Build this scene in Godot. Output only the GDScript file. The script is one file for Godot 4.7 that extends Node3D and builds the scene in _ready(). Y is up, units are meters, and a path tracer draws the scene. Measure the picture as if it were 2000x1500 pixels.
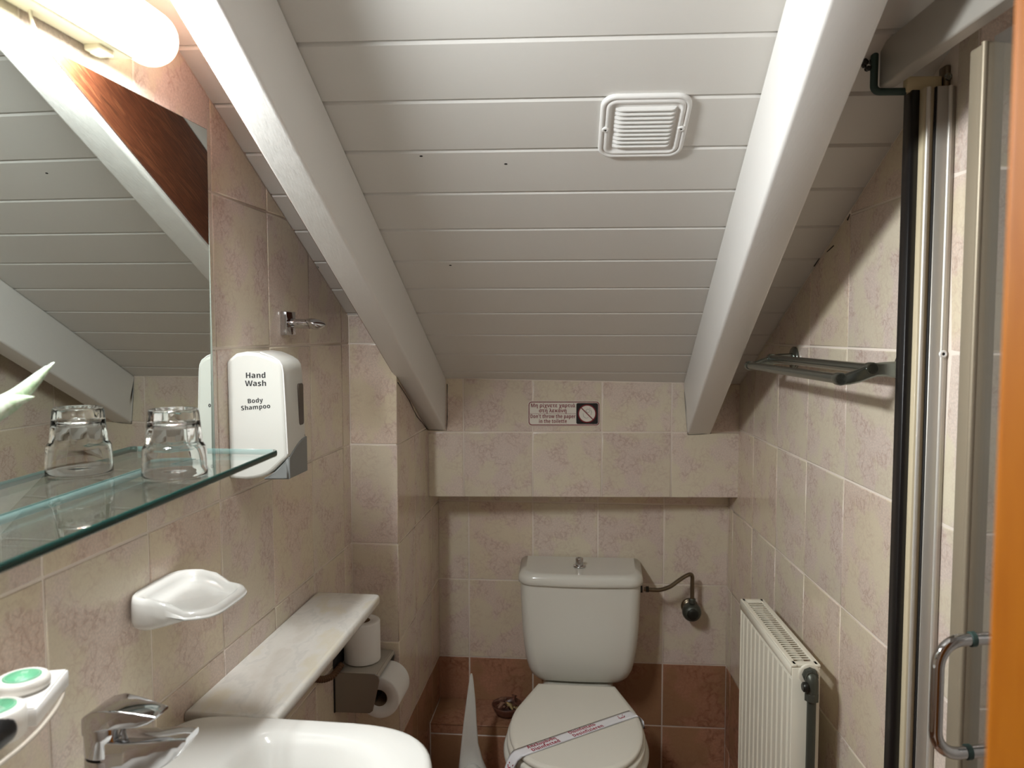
extends Node3D
# A small attic bathroom. Units are metres, y up. The camera stands at (0, EYE, 0) and looks along -z.
# Heights inside the wall frames are counted from eye level: y = -EYE is the floor.

const EYE := 1.40
const FLAT := -1

# wall frames: x runs along the wall, y up, z out of the wall into the room
var LF := Transform3D(Basis(Vector3(0.11601, 0, -0.99325), Vector3.UP, Vector3(0.99325, 0, 0.11601)), Vector3(-0.52933, EYE, -0.85232))
var RF := Transform3D(Basis(Vector3(-0.02814, 0, 0.9996), Vector3.UP, Vector3(-0.9996, 0, -0.02814)), Vector3(0.65679, EYE, -2.07746))
var BF := Transform3D(Basis(Vector3(0.99967, 0, 0.02584), Vector3.UP, Vector3(-0.02584, 0, 0.99967)), Vector3(-0.14506, EYE, -2.24834))
var WF := Transform3D(Basis(Vector3(0.99607, 0, 0.08856), Vector3.UP, Vector3(-0.08856, 0, 0.99607)), Vector3(-0.13782, EYE, -2.3979))
var TF := Transform3D(Basis(Vector3(1, 0, 0), Vector3.UP, Vector3(0, 0, 1)), Vector3(0.628, EYE, -1.06))
# the sloped ceiling: x along the boards, y up the slope, z down into the room
var CF := Transform3D(Basis(Vector3(0.99812, -0.00235, 0.06122), Vector3(-0.05368, 0.44807, 0.89239), Vector3(-0.02953, -0.894, 0.4471)), Vector3(-0.19047, EYE - 0.12764, -2.24951))
const BOARD := 0.118582
const BOARD0 := 0.04561
const RAFTER_L := -0.04256
const RAFTER_R := -0.04678
const RAFTER_X := 0.68821

var M := {}
var rng := RandomNumberGenerator.new()
var taken := {}
var base_of := {}
var tile_cache := {}


# ---------------------------------------------------------------- geometry
class G:
	var P := PackedVector3Array()
	var S := PackedInt32Array()
	var U := PackedVector2Array()
	var uvs := false

	func tri(a: Vector3, b: Vector3, c: Vector3, g := -1) -> void:
		P.append(a); P.append(b); P.append(c)
		for i in 3:
			S.append(g)

	func quad(a: Vector3, b: Vector3, c: Vector3, d: Vector3, g := -1) -> void:
		if a.distance_squared_to(b) < 1e-14:
			tri(a, c, d, g)
		elif c.distance_squared_to(d) < 1e-14:
			tri(a, b, c, g)
		else:
			tri(a, b, c, g)
			tri(a, c, d, g)

	# turns the triangles added since n0 so that they face outwards (clockwise seen from outside)
	func fix(n0: int) -> void:
		var vol := 0.0
		var o := P[n0]
		for i in range(n0, P.size(), 3):
			vol += (P[i] - o).dot((P[i + 1] - o).cross(P[i + 2] - o))
		if vol > 0:
			for i in range(n0, P.size(), 3):
				var t := P[i + 1]
				P[i + 1] = P[i + 2]
				P[i + 2] = t

	func fan(ring: PackedVector3Array, g := -1) -> void:
		var c := Vector3.ZERO
		for p in ring:
			c += p
		c /= ring.size()
		for i in ring.size():
			tri(c, ring[i], ring[(i + 1) % ring.size()], g)

	func loft(rings: Array, g := 0, cap_a := true, cap_b := true, closed := true) -> void:
		var n0 := P.size()
		for k in rings.size() - 1:
			var a: PackedVector3Array = rings[k]
			var b: PackedVector3Array = rings[k + 1]
			var n := a.size()
			for i in (n if closed else n - 1):
				var j := (i + 1) % n
				quad(a[i], a[j], b[j], b[i], g)
		if cap_a:
			var r: PackedVector3Array = rings[0].duplicate()
			r.reverse()
			fan(r)
		if cap_b:
			fan(rings[-1])
		fix(n0)

	# a box with all edges rounded; half is the half size
	func rbox(c: Vector3, size: Vector3, r: float, seg := 3) -> void:
		var rings := []
		var hx := size.x / 2
		var hy := size.y / 2
		var hz := size.z / 2
		r = minf(r, minf(hx, minf(hy, hz)) * 0.999)
		for side in [-1, 1]:
			for k in range(seg + 1):
				var a := PI / 2 * k / seg
				if side < 0:
					a = PI / 2 - a
				var ins := r - r * cos(a)
				var y: float = side * (hy - r + r * sin(a))
				var ring := PackedVector3Array()
				var rr := maxf(r - ins, 1e-5)
				for q in 4:
					var cx: float = [1, -1, -1, 1][q] * (hx - ins - rr)
					var cz: float = [1, 1, -1, -1][q] * (hz - ins - rr)
					for m in range(seg + 1):
						var b := PI / 2 * (q + float(m) / seg)
						ring.append(c + Vector3(cx + rr * cos(b), y, cz + rr * sin(b)))
				rings.append(ring)
		loft(rings, 0)

	# a box with small flat chamfers
	func box(c: Vector3, size: Vector3, r := 0.001) -> void:
		rbox(c, size, r, 1)

	func tube(path: PackedVector3Array, radii, n := 12, caps := true, g := 0) -> void:
		var rings := []
		var t0 := (path[1] - path[0]).normalized()
		var up := Vector3.UP if absf(t0.y) < 0.9 else Vector3.RIGHT
		var x := t0.cross(up).normalized()
		for i in path.size():
			var t := (path[mini(i + 1, path.size() - 1)] - path[maxi(i - 1, 0)]).normalized()
			x = (x - t * x.dot(t)).normalized()
			var y := t.cross(x)
			var r: float = radii if radii is float else radii[i]
			var ring := PackedVector3Array()
			for k in n:
				var a := TAU * k / n
				ring.append(path[i] + (x * cos(a) + y * sin(a)) * r)
			rings.append(ring)
		loft(rings, g, caps, caps)

	# profile of (radius, height) pairs turned about the y axis of xf
	func lathe(profile: PackedVector2Array, n := 24, xf := Transform3D.IDENTITY, caps := true, flat := false) -> void:
		var rings := []
		for p in profile:
			var ring := PackedVector3Array()
			for k in n:
				var a := TAU * k / n
				ring.append(xf * Vector3(maxf(p.x, 1e-6) * cos(a), p.y, maxf(p.x, 1e-6) * sin(a)))
			rings.append(ring)
		var n0 := P.size()
		for k in rings.size() - 1:
			var g := -1 if flat else k % 2
			for i in n:
				var j := (i + 1) % n
				quad(rings[k][i], rings[k][j], rings[k + 1][j], rings[k + 1][i], -1 if flat else 0)
		if caps:
			var r: PackedVector3Array = rings[0].duplicate()
			r.reverse()
			fan(r)
			fan(rings[-1])
		fix(n0)

	# a flat outline (in xy of xf) given thickness from z0 to z1, its upper rim chamfered by c
	func prism(poly: PackedVector2Array, z0: float, z1: float, c := 0.0, xf := Transform3D.IDENTITY) -> void:
		var rings := []
		var a := PackedVector3Array()
		var b := PackedVector3Array()
		for p in poly:
			a.append(xf * Vector3(p.x, p.y, z0))
			b.append(xf * Vector3(p.x, p.y, z1 - (c if z1 > z0 else -c)))
		rings = [a, b]
		if c > 0:
			var d := PackedVector3Array()
			for p in G.inset(poly, c):
				d.append(xf * Vector3(p.x, p.y, z1))
			rings.append(d)
		loft(rings, -1)

	static func inset(poly: PackedVector2Array, d: float) -> PackedVector2Array:
		var area := 0.0
		for i in poly.size():
			area += poly[i].cross(poly[(i + 1) % poly.size()])
		var sg := 1.0 if area > 0 else -1.0
		var out := PackedVector2Array()
		for i in poly.size():
			var p := poly[i]
			var e0 := (p - poly[i - 1]).normalized()
			var e1 := (poly[(i + 1) % poly.size()] - p).normalized()
			var n0 := Vector2(-e0.y, e0.x) * sg
			var n1 := Vector2(-e1.y, e1.x) * sg
			var m := (n0 + n1)
			m = m / maxf(0.35, m.dot(m) / 2.0)
			out.append(p + m * d)
		return out

	func moved(v: Vector3) -> G:
		for i in P.size():
			P[i] += v
		return self

	func turned(xf: Transform3D) -> G:
		for i in P.size():
			P[i] = xf * P[i]
		return self

	func mesh() -> ArrayMesh:
		var st := SurfaceTool.new()
		st.begin(Mesh.PRIMITIVE_TRIANGLES)
		for i in P.size():
			st.set_smooth_group(S[i])
			if uvs:
				st.set_uv(U[i])
			st.add_vertex(P[i])
		st.generate_normals()
		return st.commit()


static func circle(c: Vector2, r: float, n := 24) -> PackedVector2Array:
	var out := PackedVector2Array()
	for i in n:
		out.append(c + Vector2(cos(TAU * i / n), sin(TAU * i / n)) * r)
	return out


static func round_rect(x0: float, y0: float, x1: float, y1: float, r: float, n := 5) -> PackedVector2Array:
	var out := PackedVector2Array()
	var cs := [Vector2(x1 - r, y1 - r), Vector2(x0 + r, y1 - r), Vector2(x0 + r, y0 + r), Vector2(x1 - r, y0 + r)]
	for q in 4:
		for m in n + 1:
			var a := PI / 2 * (q + float(m) / n)
			out.append(cs[q] + Vector2(cos(a), sin(a)) * r)
	return out


static func smooth_path(pts: Array, n := 8) -> PackedVector3Array:
	var c := Curve3D.new()
	for i in pts.size():
		var t: Vector3 = (pts[mini(i + 1, pts.size() - 1)] - pts[maxi(i - 1, 0)]) / 6.0
		c.add_point(pts[i], -t, t)
	var out := PackedVector3Array()
	for i in pts.size() - 1:
		for k in n:
			out.append(c.sample(i, float(k) / n))
	out.append(pts[-1])
	return out


# an arc-cornered path: each inner corner is rounded with radius r
static func bent_path(pts: Array, r: float, n := 8) -> PackedVector3Array:
	var out := PackedVector3Array([pts[0]])
	for i in range(1, pts.size() - 1):
		var a: Vector3 = (pts[i - 1] - pts[i]).normalized()
		var b: Vector3 = (pts[i + 1] - pts[i]).normalized()
		var half := a.angle_to(b) / 2
		var d := r / tan(half)
		var p0: Vector3 = pts[i] + a * d
		var p1: Vector3 = pts[i] + b * d
		var c: Vector3 = pts[i] + (a + b).normalized() * (r / sin(half))
		for k in n + 1:
			var v := (p0 - c).slerp(p1 - c, float(k) / n)
			out.append(c + v)
	out.append(pts[-1])
	return out


# ---------------------------------------------------------------- nodes
func numbered(called: String) -> String:
	taken[called] = taken.get(called, -1) + 1
	return called if taken[called] == 0 else "%s_%03d" % [called, taken[called]]


func tag(o: Node3D, label: String, category: String, group := "", kind := "") -> Node3D:
	if label:
		o.set_meta("label", label)
	if category:
		o.set_meta("category", category)
	if group:
		o.set_meta("group", group)
	if kind:
		o.set_meta("kind", kind)
	return o


# a thing: a Node3D at base (in frame); its parts are given in the frame's own coordinates
func thing(called: String, label: String, category: String, frame: Transform3D, base: Vector3, group := "") -> Node3D:
	var o := Node3D.new()
	o.name = numbered(called)
	add_child(o)
	o.transform = frame * Transform3D(Basis.IDENTITY, base)
	base_of[o] = base
	tag(o, label, category, group)
	return o


func setting(called: String, frame: Transform3D, g: G, m: Material, label := "", category := "") -> MeshInstance3D:
	var o := MeshInstance3D.new()
	o.name = numbered(called)
	o.mesh = g.mesh()
	o.material_override = m
	add_child(o)
	o.transform = frame
	base_of[o] = Vector3.ZERO
	tag(o, label, category, "", "structure")
	return o


func part(called: String, g: G, m: Material, parent: Node3D, label := "") -> MeshInstance3D:
	var o := MeshInstance3D.new()
	o.name = called
	o.mesh = g.moved(-base_of[parent]).mesh()
	o.material_override = m
	parent.add_child(o, true)
	base_of[o] = base_of[parent]
	if label:
		o.set_meta("label", label)
	return o


func lettering(called: String, words: String, height: float, m: Material, parent: Node3D, xf: Transform3D, face := "Droid Sans", bold := true, squeeze := 1.0, fit := 0.0) -> void:
	var f := SystemFont.new()
	f.font_names = PackedStringArray([face])
	f.font_weight = 700 if bold else 400
	var t := TextMesh.new()
	t.text = words
	t.font = f
	t.font_size = 64
	t.pixel_size = height / 46.0
	t.depth = 0.0003
	t.curve_step = 1.0
	t.line_spacing = -8
	if fit > 0:
		squeeze = fit / maxf(t.get_aabb().size.x, 0.001)
	var o := MeshInstance3D.new()
	o.name = called
	o.mesh = t
	o.material_override = m
	parent.add_child(o, true)
	o.transform = Transform3D(Basis.IDENTITY, -base_of[parent]) * xf * Transform3D(Basis.from_scale(Vector3(squeeze, 1, 1)), Vector3.ZERO)


# ---------------------------------------------------------------- materials
func mat(key: String, color: Color, rough := 0.5, metal := 0.0, spec := 0.5) -> StandardMaterial3D:
	var m := StandardMaterial3D.new()
	m.resource_name = key
	m.albedo_color = color
	m.roughness = rough
	m.metallic = metal
	m.metallic_specular = spec
	M[key] = m
	return m


func noise(freq: float, sd: int, fractal := FastNoiseLite.FRACTAL_FBM, oct := 4, warp := 0.0) -> FastNoiseLite:
	var n := FastNoiseLite.new()
	n.seed = sd
	n.noise_type = FastNoiseLite.TYPE_SIMPLEX_SMOOTH
	n.frequency = freq
	n.fractal_type = fractal
	n.fractal_octaves = oct
	if warp > 0:
		n.domain_warp_enabled = true
		n.domain_warp_amplitude = warp
		n.domain_warp_frequency = freq * 1.6
		n.domain_warp_fractal_octaves = 3
	return n


func grain(n: FastNoiseLite, w := 512, h := 512) -> NoiseTexture2D:
	var t := NoiseTexture2D.new()
	t.width = w
	t.height = h
	t.noise = n
	t.seamless = true
	return t


func ramped(n: FastNoiseLite, stops: Array, colors: Array, w := 512, h := 512) -> NoiseTexture2D:
	var t := grain(n, w, h)
	var g := Gradient.new()
	g.offsets = PackedFloat32Array(stops)
	g.colors = PackedColorArray(colors)
	t.color_ramp = g
	return t


# cloudy patches with curling veins, printed under the glaze
func tile_print(size: int, a: Color, b: Color, vein: Color, sd: int, depth: float) -> ImageTexture:
	var cloud := noise(0.006, sd, FastNoiseLite.FRACTAL_FBM, 3, 24.0).get_image(size, size).get_data()
	var where := noise(0.009, sd + 1, FastNoiseLite.FRACTAL_FBM, 3).get_image(size, size).get_data()
	var curl := noise(0.034, sd + 2, FastNoiseLite.FRACTAL_RIDGED, 4, 22.0).get_image(size, size).get_data()
	var fine := noise(0.16, sd + 3, FastNoiseLite.FRACTAL_FBM, 3).get_image(size, size).get_data()
	var out := PackedByteArray()
	out.resize(size * size * 3)
	for i in size * size:
		var c := smoothstep(0.38, 0.64, cloud[i] / 255.0)
		var v := smoothstep(0.5, 0.95, curl[i] / 255.0) * smoothstep(0.25, 0.65, where[i] / 255.0) * (1.0 - 0.6 * c) * depth
		v = clampf(v * (0.35 + 1.3 * fine[i] / 255.0), 0, 1)
		var f := 0.93 + 0.14 * lerpf(fine[i] / 255.0, 0.5, 0.7 * c)
		out[i * 3] = int(clampf(lerpf(lerpf(a.r, b.r, c), vein.r, v) * f, 0, 1) * 255)
		out[i * 3 + 1] = int(clampf(lerpf(lerpf(a.g, b.g, c), vein.g, v) * f, 0, 1) * 255)
		out[i * 3 + 2] = int(clampf(lerpf(lerpf(a.b, b.b, c), vein.b, v) * f, 0, 1) * 255)
	return ImageTexture.create_from_image(Image.create_from_data(size, size, false, Image.FORMAT_RGB8, out))


func triplanar(m: StandardMaterial3D, scale: Vector3) -> void:
	m.uv1_triplanar = true
	m.uv1_scale = scale
	m.uv1_triplanar_sharpness = 4.0


func bumped(m: StandardMaterial3D, n: FastNoiseLite, strength: float, scale: Vector3) -> void:
	var t := grain(n)
	t.as_normal_map = true
	t.bump_strength = 4.0
	m.normal_enabled = true
	m.normal_texture = t
	m.normal_scale = strength
	triplanar(m, scale)


func materials() -> void:
	var beige := tile_print(1024, Color8(219, 203, 190), Color8(221, 210, 187), Color8(178, 150, 136), 11, 0.62)
	for k in 3:
		var m := mat("glazed_beige_%d" % k, [Color(1, 1, 1), Color(0.975, 0.97, 0.975), Color(1.0, 0.985, 0.97)][k], 0.2)
		m.albedo_texture = beige
	var brown := tile_print(512, Color8(176, 128, 101), Color8(164, 124, 92), Color8(124, 84, 63), 31, 0.7)
	for k in 2:
		var m := mat("glazed_brown_%d" % k, [Color(1, 1, 1), Color(0.94, 0.93, 0.92)][k], 0.25)
		m.albedo_texture = brown
	mat("grout", Color8(233, 221, 208), 0.85)
	var paint := mat("white_paint_board", Color8(222, 219, 213), 0.42)
	bumped(paint, noise(0.03, 5, FastNoiseLite.FRACTAL_FBM, 4), 0.1, Vector3(1.0, 40, 40))
	var paint2 := mat("white_paint_rafter", Color8(230, 227, 222), 0.45)
	bumped(paint2, noise(0.03, 6, FastNoiseLite.FRACTAL_FBM, 4), 0.2, Vector3(36, 1.2, 36))
	var wood := mat("stained_wood", Color.WHITE, 0.4)
	wood.albedo_texture = ramped(noise(0.012, 8, FastNoiseLite.FRACTAL_FBM, 5, 8.0), [0.0, 0.35, 0.55, 0.75, 1.0], [Color8(70, 38, 24), Color8(110, 62, 40), Color8(88, 47, 30), Color8(124, 74, 48), Color8(76, 41, 26)])
	triplanar(wood, Vector3(14, 1.1, 14))
	var orange := mat("varnished_door", Color.WHITE, 0.5, 0.0, 0.3)
	orange.albedo_texture = ramped(noise(0.01, 9, FastNoiseLite.FRACTAL_FBM, 4, 6.0), [0.0, 0.5, 1.0], [Color8(150, 84, 12), Color8(160, 94, 18), Color8(144, 78, 9)])
	triplanar(orange, Vector3(9, 0.8, 9))
	var marble := mat("marble", Color.WHITE, 0.16)
	marble.albedo_texture = ramped(noise(0.006, 14, FastNoiseLite.FRACTAL_FBM, 5, 40.0), [0.0, 0.34, 0.45, 0.52, 0.62, 0.8, 1.0], [Color8(212, 206, 196), Color8(224, 220, 212), Color8(214, 211, 204), Color8(225, 221, 213), Color8(222, 218, 210), Color8(220, 213, 196), Color8(214, 206, 184)])
	triplanar(marble, Vector3(1.6, 1.6, 3.4))
	mat("porcelain", Color8(216, 214, 208), 0.09)
	mat("old_porcelain", Color8(222, 219, 208), 0.1)
	mat("seat_plastic", Color8(228, 223, 210), 0.22)
	mat("chrome", Color8(200, 200, 202), 0.07, 1.0)
	mat("dull_chrome", Color8(138, 144, 138), 0.22, 0.95)
	mat("aged_pipe", Color8(128, 116, 98), 0.3, 1.0)
	mat("aluminium", Color8(210, 205, 196), 0.45, 0.5)
	mat("satin_aluminium", Color8(192, 187, 178), 0.42, 0.55)
	mat("cream_strip", Color8(198, 184, 154), 0.35)
	mat("bronze_stile", Color8(150, 138, 118), 0.45, 0.35)
	mat("steel_satin", Color8(150, 146, 140), 0.36, 1.0)
	var mirror := mat("mirror_silver", Color8(226, 232, 228), 0.0, 1.0)
	mirror.roughness = 0.0
	mat("bevel_edge", Color8(138, 144, 134), 0.25)
	mat("mirror_edge", Color8(60, 74, 70), 0.2)
	mat("white_plastic", Color8(210, 209, 201), 0.22)
	mat("white_enamel", Color8(232, 230, 226), 0.3)
	mat("cream_plastic", Color8(236, 228, 198), 0.35)
	mat("radiator_enamel", Color8(232, 226, 208), 0.3)
	mat("grey_plastic", Color8(122, 124, 122), 0.35)
	mat("dark_window", Color8(70, 60, 52), 0.12)
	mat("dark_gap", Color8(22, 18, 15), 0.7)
	mat("black_rubber", Color8(20, 18, 18), 0.35)
	mat("black_plastic", Color8(16, 16, 17), 0.28)
	mat("verdigris", Color8(44, 66, 60), 0.55)
	mat("block_plastic", Color8(214, 198, 158), 0.5)
	mat("valve_metal", Color8(80, 82, 74), 0.42, 0.55)
	mat("black_metal", Color8(52, 52, 48), 0.35, 0.7)
	mat("paper", Color8(232, 230, 226), 0.85)
	mat("paper_band", Color8(236, 234, 236), 0.6)
	mat("card", Color8(238, 236, 232), 0.55)
	mat("card_tube", Color8(120, 96, 72), 0.8)
	mat("soap_wrap", Color8(240, 236, 228), 0.35)
	mat("soap_green", Color8(112, 190, 146), 0.4)
	mat("soap_pale", Color8(190, 224, 202), 0.4)
	mat("ink_black", Color8(28, 27, 28), 0.6)
	mat("ink_grey", Color8(128, 126, 120), 0.6)
	mat("ink_red", Color8(158, 34, 58), 0.6)
	mat("ink_dark_red", Color8(128, 14, 26), 0.5)
	mat("sign_white", Color8(232, 226, 214), 0.4)
	mat("sign_black", Color8(20, 16, 16), 0.4)
	mat("glass_green_edge", Color8(2, 50, 45), 0.1)
	mat("glass_pale_edge", Color8(112, 146, 142), 0.15)
	mat("acrylic_edge", Color8(196, 186, 172), 0.25)
	var pane := mat("clear_pane", Color(0.6, 0.8, 0.74, 0.012), 0.0)
	pane.transparency = BaseMaterial3D.TRANSPARENCY_ALPHA
	var pane2 := mat("shower_pane", Color(0.7, 0.72, 0.7, 0.06), 0.0)
	pane2.transparency = BaseMaterial3D.TRANSPARENCY_ALPHA
	var glass := mat("tumbler_glass", Color(1, 1, 1, 0.0), 0.0)
	glass.refraction_enabled = true
	glass.refraction_scale = 0.05
	var rope := mat("braid", Color.WHITE, 0.8)
	rope.albedo_texture = ramped(noise(0.05, 17), [0.0, 0.5, 1.0], [Color8(58, 36, 20), Color8(104, 72, 44), Color8(72, 46, 26)], 128, 128)
	triplanar(rope, Vector3(20, 20, 20))
	mat("clay", Color8(104, 66, 52), 0.35)
	mat("dry_leaf", Color8(140, 104, 84), 0.7)
	mat("dry_petal", Color8(176, 152, 104), 0.7)
	var leaf := mat("leaf_green", Color.WHITE, 0.45)
	leaf.albedo_texture = ramped(noise(0.02, 21), [0.0, 0.5, 1.0], [Color8(150, 186, 138), Color8(204, 220, 190), Color8(232, 238, 226)], 256, 256)
	triplanar(leaf, Vector3(14, 14, 14))
	leaf.backlight_enabled = true
	leaf.backlight = Color(0.35, 0.4, 0.3)
	mat("leaf_purple", Color8(86, 74, 120), 0.5)
	mat("terracotta", Color8(178, 104, 74), 0.8)
	var opal := mat("opal_diffuser", Color8(250, 246, 234), 0.4)
	opal.emission_enabled = true
	opal.emission = Color(1.0, 0.95, 0.84)
	opal.emission_energy_multiplier = 2.2
	mat("plaster", Color8(234, 228, 220), 0.8)


# ---------------------------------------------------------------- tiles
static func clip(poly: PackedVector2Array, by: PackedVector2Array) -> PackedVector2Array:
	# both convex; by runs counter-clockwise
	var out := poly
	for i in by.size():
		var a := by[i]
		var e := by[(i + 1) % by.size()] - a
		var src := out
		out = PackedVector2Array()
		for k in src.size():
			var p := src[k]
			var q := src[(k + 1) % src.size()]
			var dp := e.cross(p - a)
			var dq := e.cross(q - a)
			if dp >= 0:
				out.append(p)
			if (dp > 0 and dq < 0) or (dp < 0 and dq > 0):
				out.append(p.lerp(q, dp / (dp - dq)))
		if out.size() < 3:
			return PackedVector2Array()
	var clean := PackedVector2Array()
	for k in out.size():
		if out[k].distance_to(out[k - 1]) > 0.0012:
			clean.append(out[k])
	return clean


func tile_mesh(poly: PackedVector2Array) -> ArrayMesh:
	var g := G.new()
	g.uvs = true
	var r0 := poly
	var r1 := G.inset(poly, 0.0005)
	var r2 := G.inset(poly, 0.0018)
	var rings := []
	for k in 4:
		var ring := PackedVector3Array()
		var src: PackedVector2Array = [r0, r0, r1, r2][k]
		for p in src:
			ring.append(Vector3(p.x, p.y, [-0.0026, -0.0009, -0.0003, 0.0][k]))
		rings.append(ring)
	g.loft(rings, 1, false, false)
	var n0 := g.P.size()
	g.fan(rings[3], -1)
	# the face looks along +z: clockwise seen from there
	for i in range(n0, g.P.size(), 3):
		if (g.P[i + 1] - g.P[i]).cross(g.P[i + 2] - g.P[i]).z > 0:
			var t := g.P[i + 1]
			g.P[i + 1] = g.P[i + 2]
			g.P[i + 2] = t
	for i in range(0, n0, 3):
		var c := (g.P[i] + g.P[i + 1] + g.P[i + 2]) / 3.0
		var nn := (g.P[i + 2] - g.P[i]).cross(g.P[i + 1] - g.P[i])
		if nn.dot(c + Vector3(0, 0, 0.02)) < 0:
			var t := g.P[i + 1]
			g.P[i + 1] = g.P[i + 2]
			g.P[i + 2] = t
	var off := Vector2(rng.randf_range(0.17, 0.83), rng.randf_range(0.2, 0.8))
	for p in g.P:
		g.U.append(Vector2(p.x, -p.y) / 0.8 + off)
	return g.mesh()


# tiles on a face given as a convex outline; rows is a list of [y_top, y_bottom, brown]
func tiles(parent: Node3D, frame: Transform3D, face: PackedVector2Array, x0: float, tw: float, rows: Array, skip := Rect2()) -> void:
	var lo := face[0].x
	var hi := face[0].x
	for p in face:
		lo = minf(lo, p.x)
		hi = maxf(hi, p.x)
	var joint := 0.0042
	for k in range(floori((lo - x0) / tw), ceili((hi - x0) / tw)):
		for r in rows:
			var a := Vector2(x0 + k * tw + joint / 2, r[1] + joint / 2)
			var b := Vector2(x0 + (k + 1) * tw - joint / 2, r[0] - joint / 2)
			if skip.has_area() and skip.encloses(Rect2(a, b - a)):
				continue
			var rect := PackedVector2Array([a, Vector2(b.x, a.y), b, Vector2(a.x, b.y)])
			var poly := clip(rect, face)
			if poly.size() < 3:
				continue
			var area := 0.0
			for i in poly.size():
				area += poly[i].cross(poly[(i + 1) % poly.size()]) / 2
			if area < 0.00006:
				continue
			var c := (a + b) / 2
			var local := PackedVector2Array()
			for p in poly:
				local.append(p - c)
			var m: ArrayMesh
			if absf(area - (b.x - a.x) * (b.y - a.y)) < 1e-7:
				var key := "%.3f %.3f %d" % [b.x - a.x, b.y - a.y, rng.randi_range(0, 7)]
				if not tile_cache.has(key):
					tile_cache[key] = tile_mesh(local)
				m = tile_cache[key]
			else:
				m = tile_mesh(local)
			var o := MeshInstance3D.new()
			o.name = "tile"
			o.mesh = m
			o.material_override = M["glazed_brown_%d" % rng.randi_range(0, 1)] if r[2] else M["glazed_beige_%d" % rng.randi_range(0, 2)]
			parent.add_child(o, true)
			var lean := Basis.from_euler(Vector3(rng.randf_range(-1, 1), rng.randf_range(-1, 1), 0) * 0.0018)
			o.transform = parent.transform.affine_inverse() * frame * Transform3D(lean, Vector3(c.x, c.y, 0)) if parent.get_parent() == self else (parent.get_parent().transform * parent.transform).affine_inverse() * frame * Transform3D(lean, Vector3(c.x, c.y, 0))


func rows(y0: float, n_up: int, n_down: int, brown_from := 99) -> Array:
	var out := []
	for i in range(-n_up, n_down):
		out.append([y0 - i * 0.2516, y0 - (i + 1) * 0.2516, i >= brown_from])
	return out


# height (from eye level) at which the ceiling boards meet the vertical line through a frame's x
func ceil_y(frame: Transform3D, x: float, z := 0.0) -> float:
	var p := frame * Vector3(x, 0, z)
	var n := CF.basis.z
	var d := CF.origin - p
	return (n.x * d.x + n.y * d.y + n.z * d.z) / n.y


func slab(x0: float, y0: float, x1: float, y1: float, z0: float, z1: float) -> G:
	var g := G.new()
	g.box(Vector3((x0 + x1) / 2, (y0 + y1) / 2, (z0 + z1) / 2), Vector3(x1 - x0, y1 - y0, z1 - z0), 0.0008)
	return g


func child_slab(called: String, parent: Node3D, frame: Transform3D, g: G, m: Material) -> MeshInstance3D:
	var o := MeshInstance3D.new()
	o.name = called
	o.mesh = g.mesh()
	o.material_override = m
	parent.add_child(o, true)
	o.transform = parent.transform.affine_inverse() * frame
	return o


# ---------------------------------------------------------------- the scene
func _ready() -> void:
	# camera
	var cam := Camera3D.new()
	cam.name = "camera"
	cam.position = Vector3(0, EYE, 0)
	cam.rotation = Vector3(deg_to_rad(-3.7155), 0, deg_to_rad(-0.1213))
	cam.fov = 53.07
	cam.near = 0.03
	# a phone's small lens: only the door edge close by goes soft
	var optics := CameraAttributesPhysical.new()
	optics.frustum_focal_length = 24.03
	optics.frustum_focus_distance = 1.5
	optics.frustum_near = 0.03
	optics.frustum_far = 20.0
	optics.exposure_aperture = 5.5
	cam.attributes = optics
	cam.far = 20.0
	add_child(cam)
	cam.current = true
	# environment: a closed room, nothing but its lamp lights it
	var we := WorldEnvironment.new()
	we.name = "environment"
	var env := Environment.new()
	env.background_mode = Environment.BG_COLOR
	env.background_color = Color(0.02, 0.02, 0.02)
	env.tonemap_mode = Environment.TONE_MAPPER_LINEAR
	env.tonemap_exposure = 1.0
	env.sdfgi_enabled = true
	env.ssao_enabled = true
	env.ssil_enabled = true
	we.environment = env
	add_child(we)
	rng.seed = 7
	materials()
	lamp(48.0)

	room()
	ceiling()
	rafters()
	mirror_and_shelf()
	left_wall_things()
	basin_and_tap()
	amenities()
	paper_holder()
	toilet()
	back_wall_things()
	radiator()
	towel_rail()
	shower()
	door()


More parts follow.
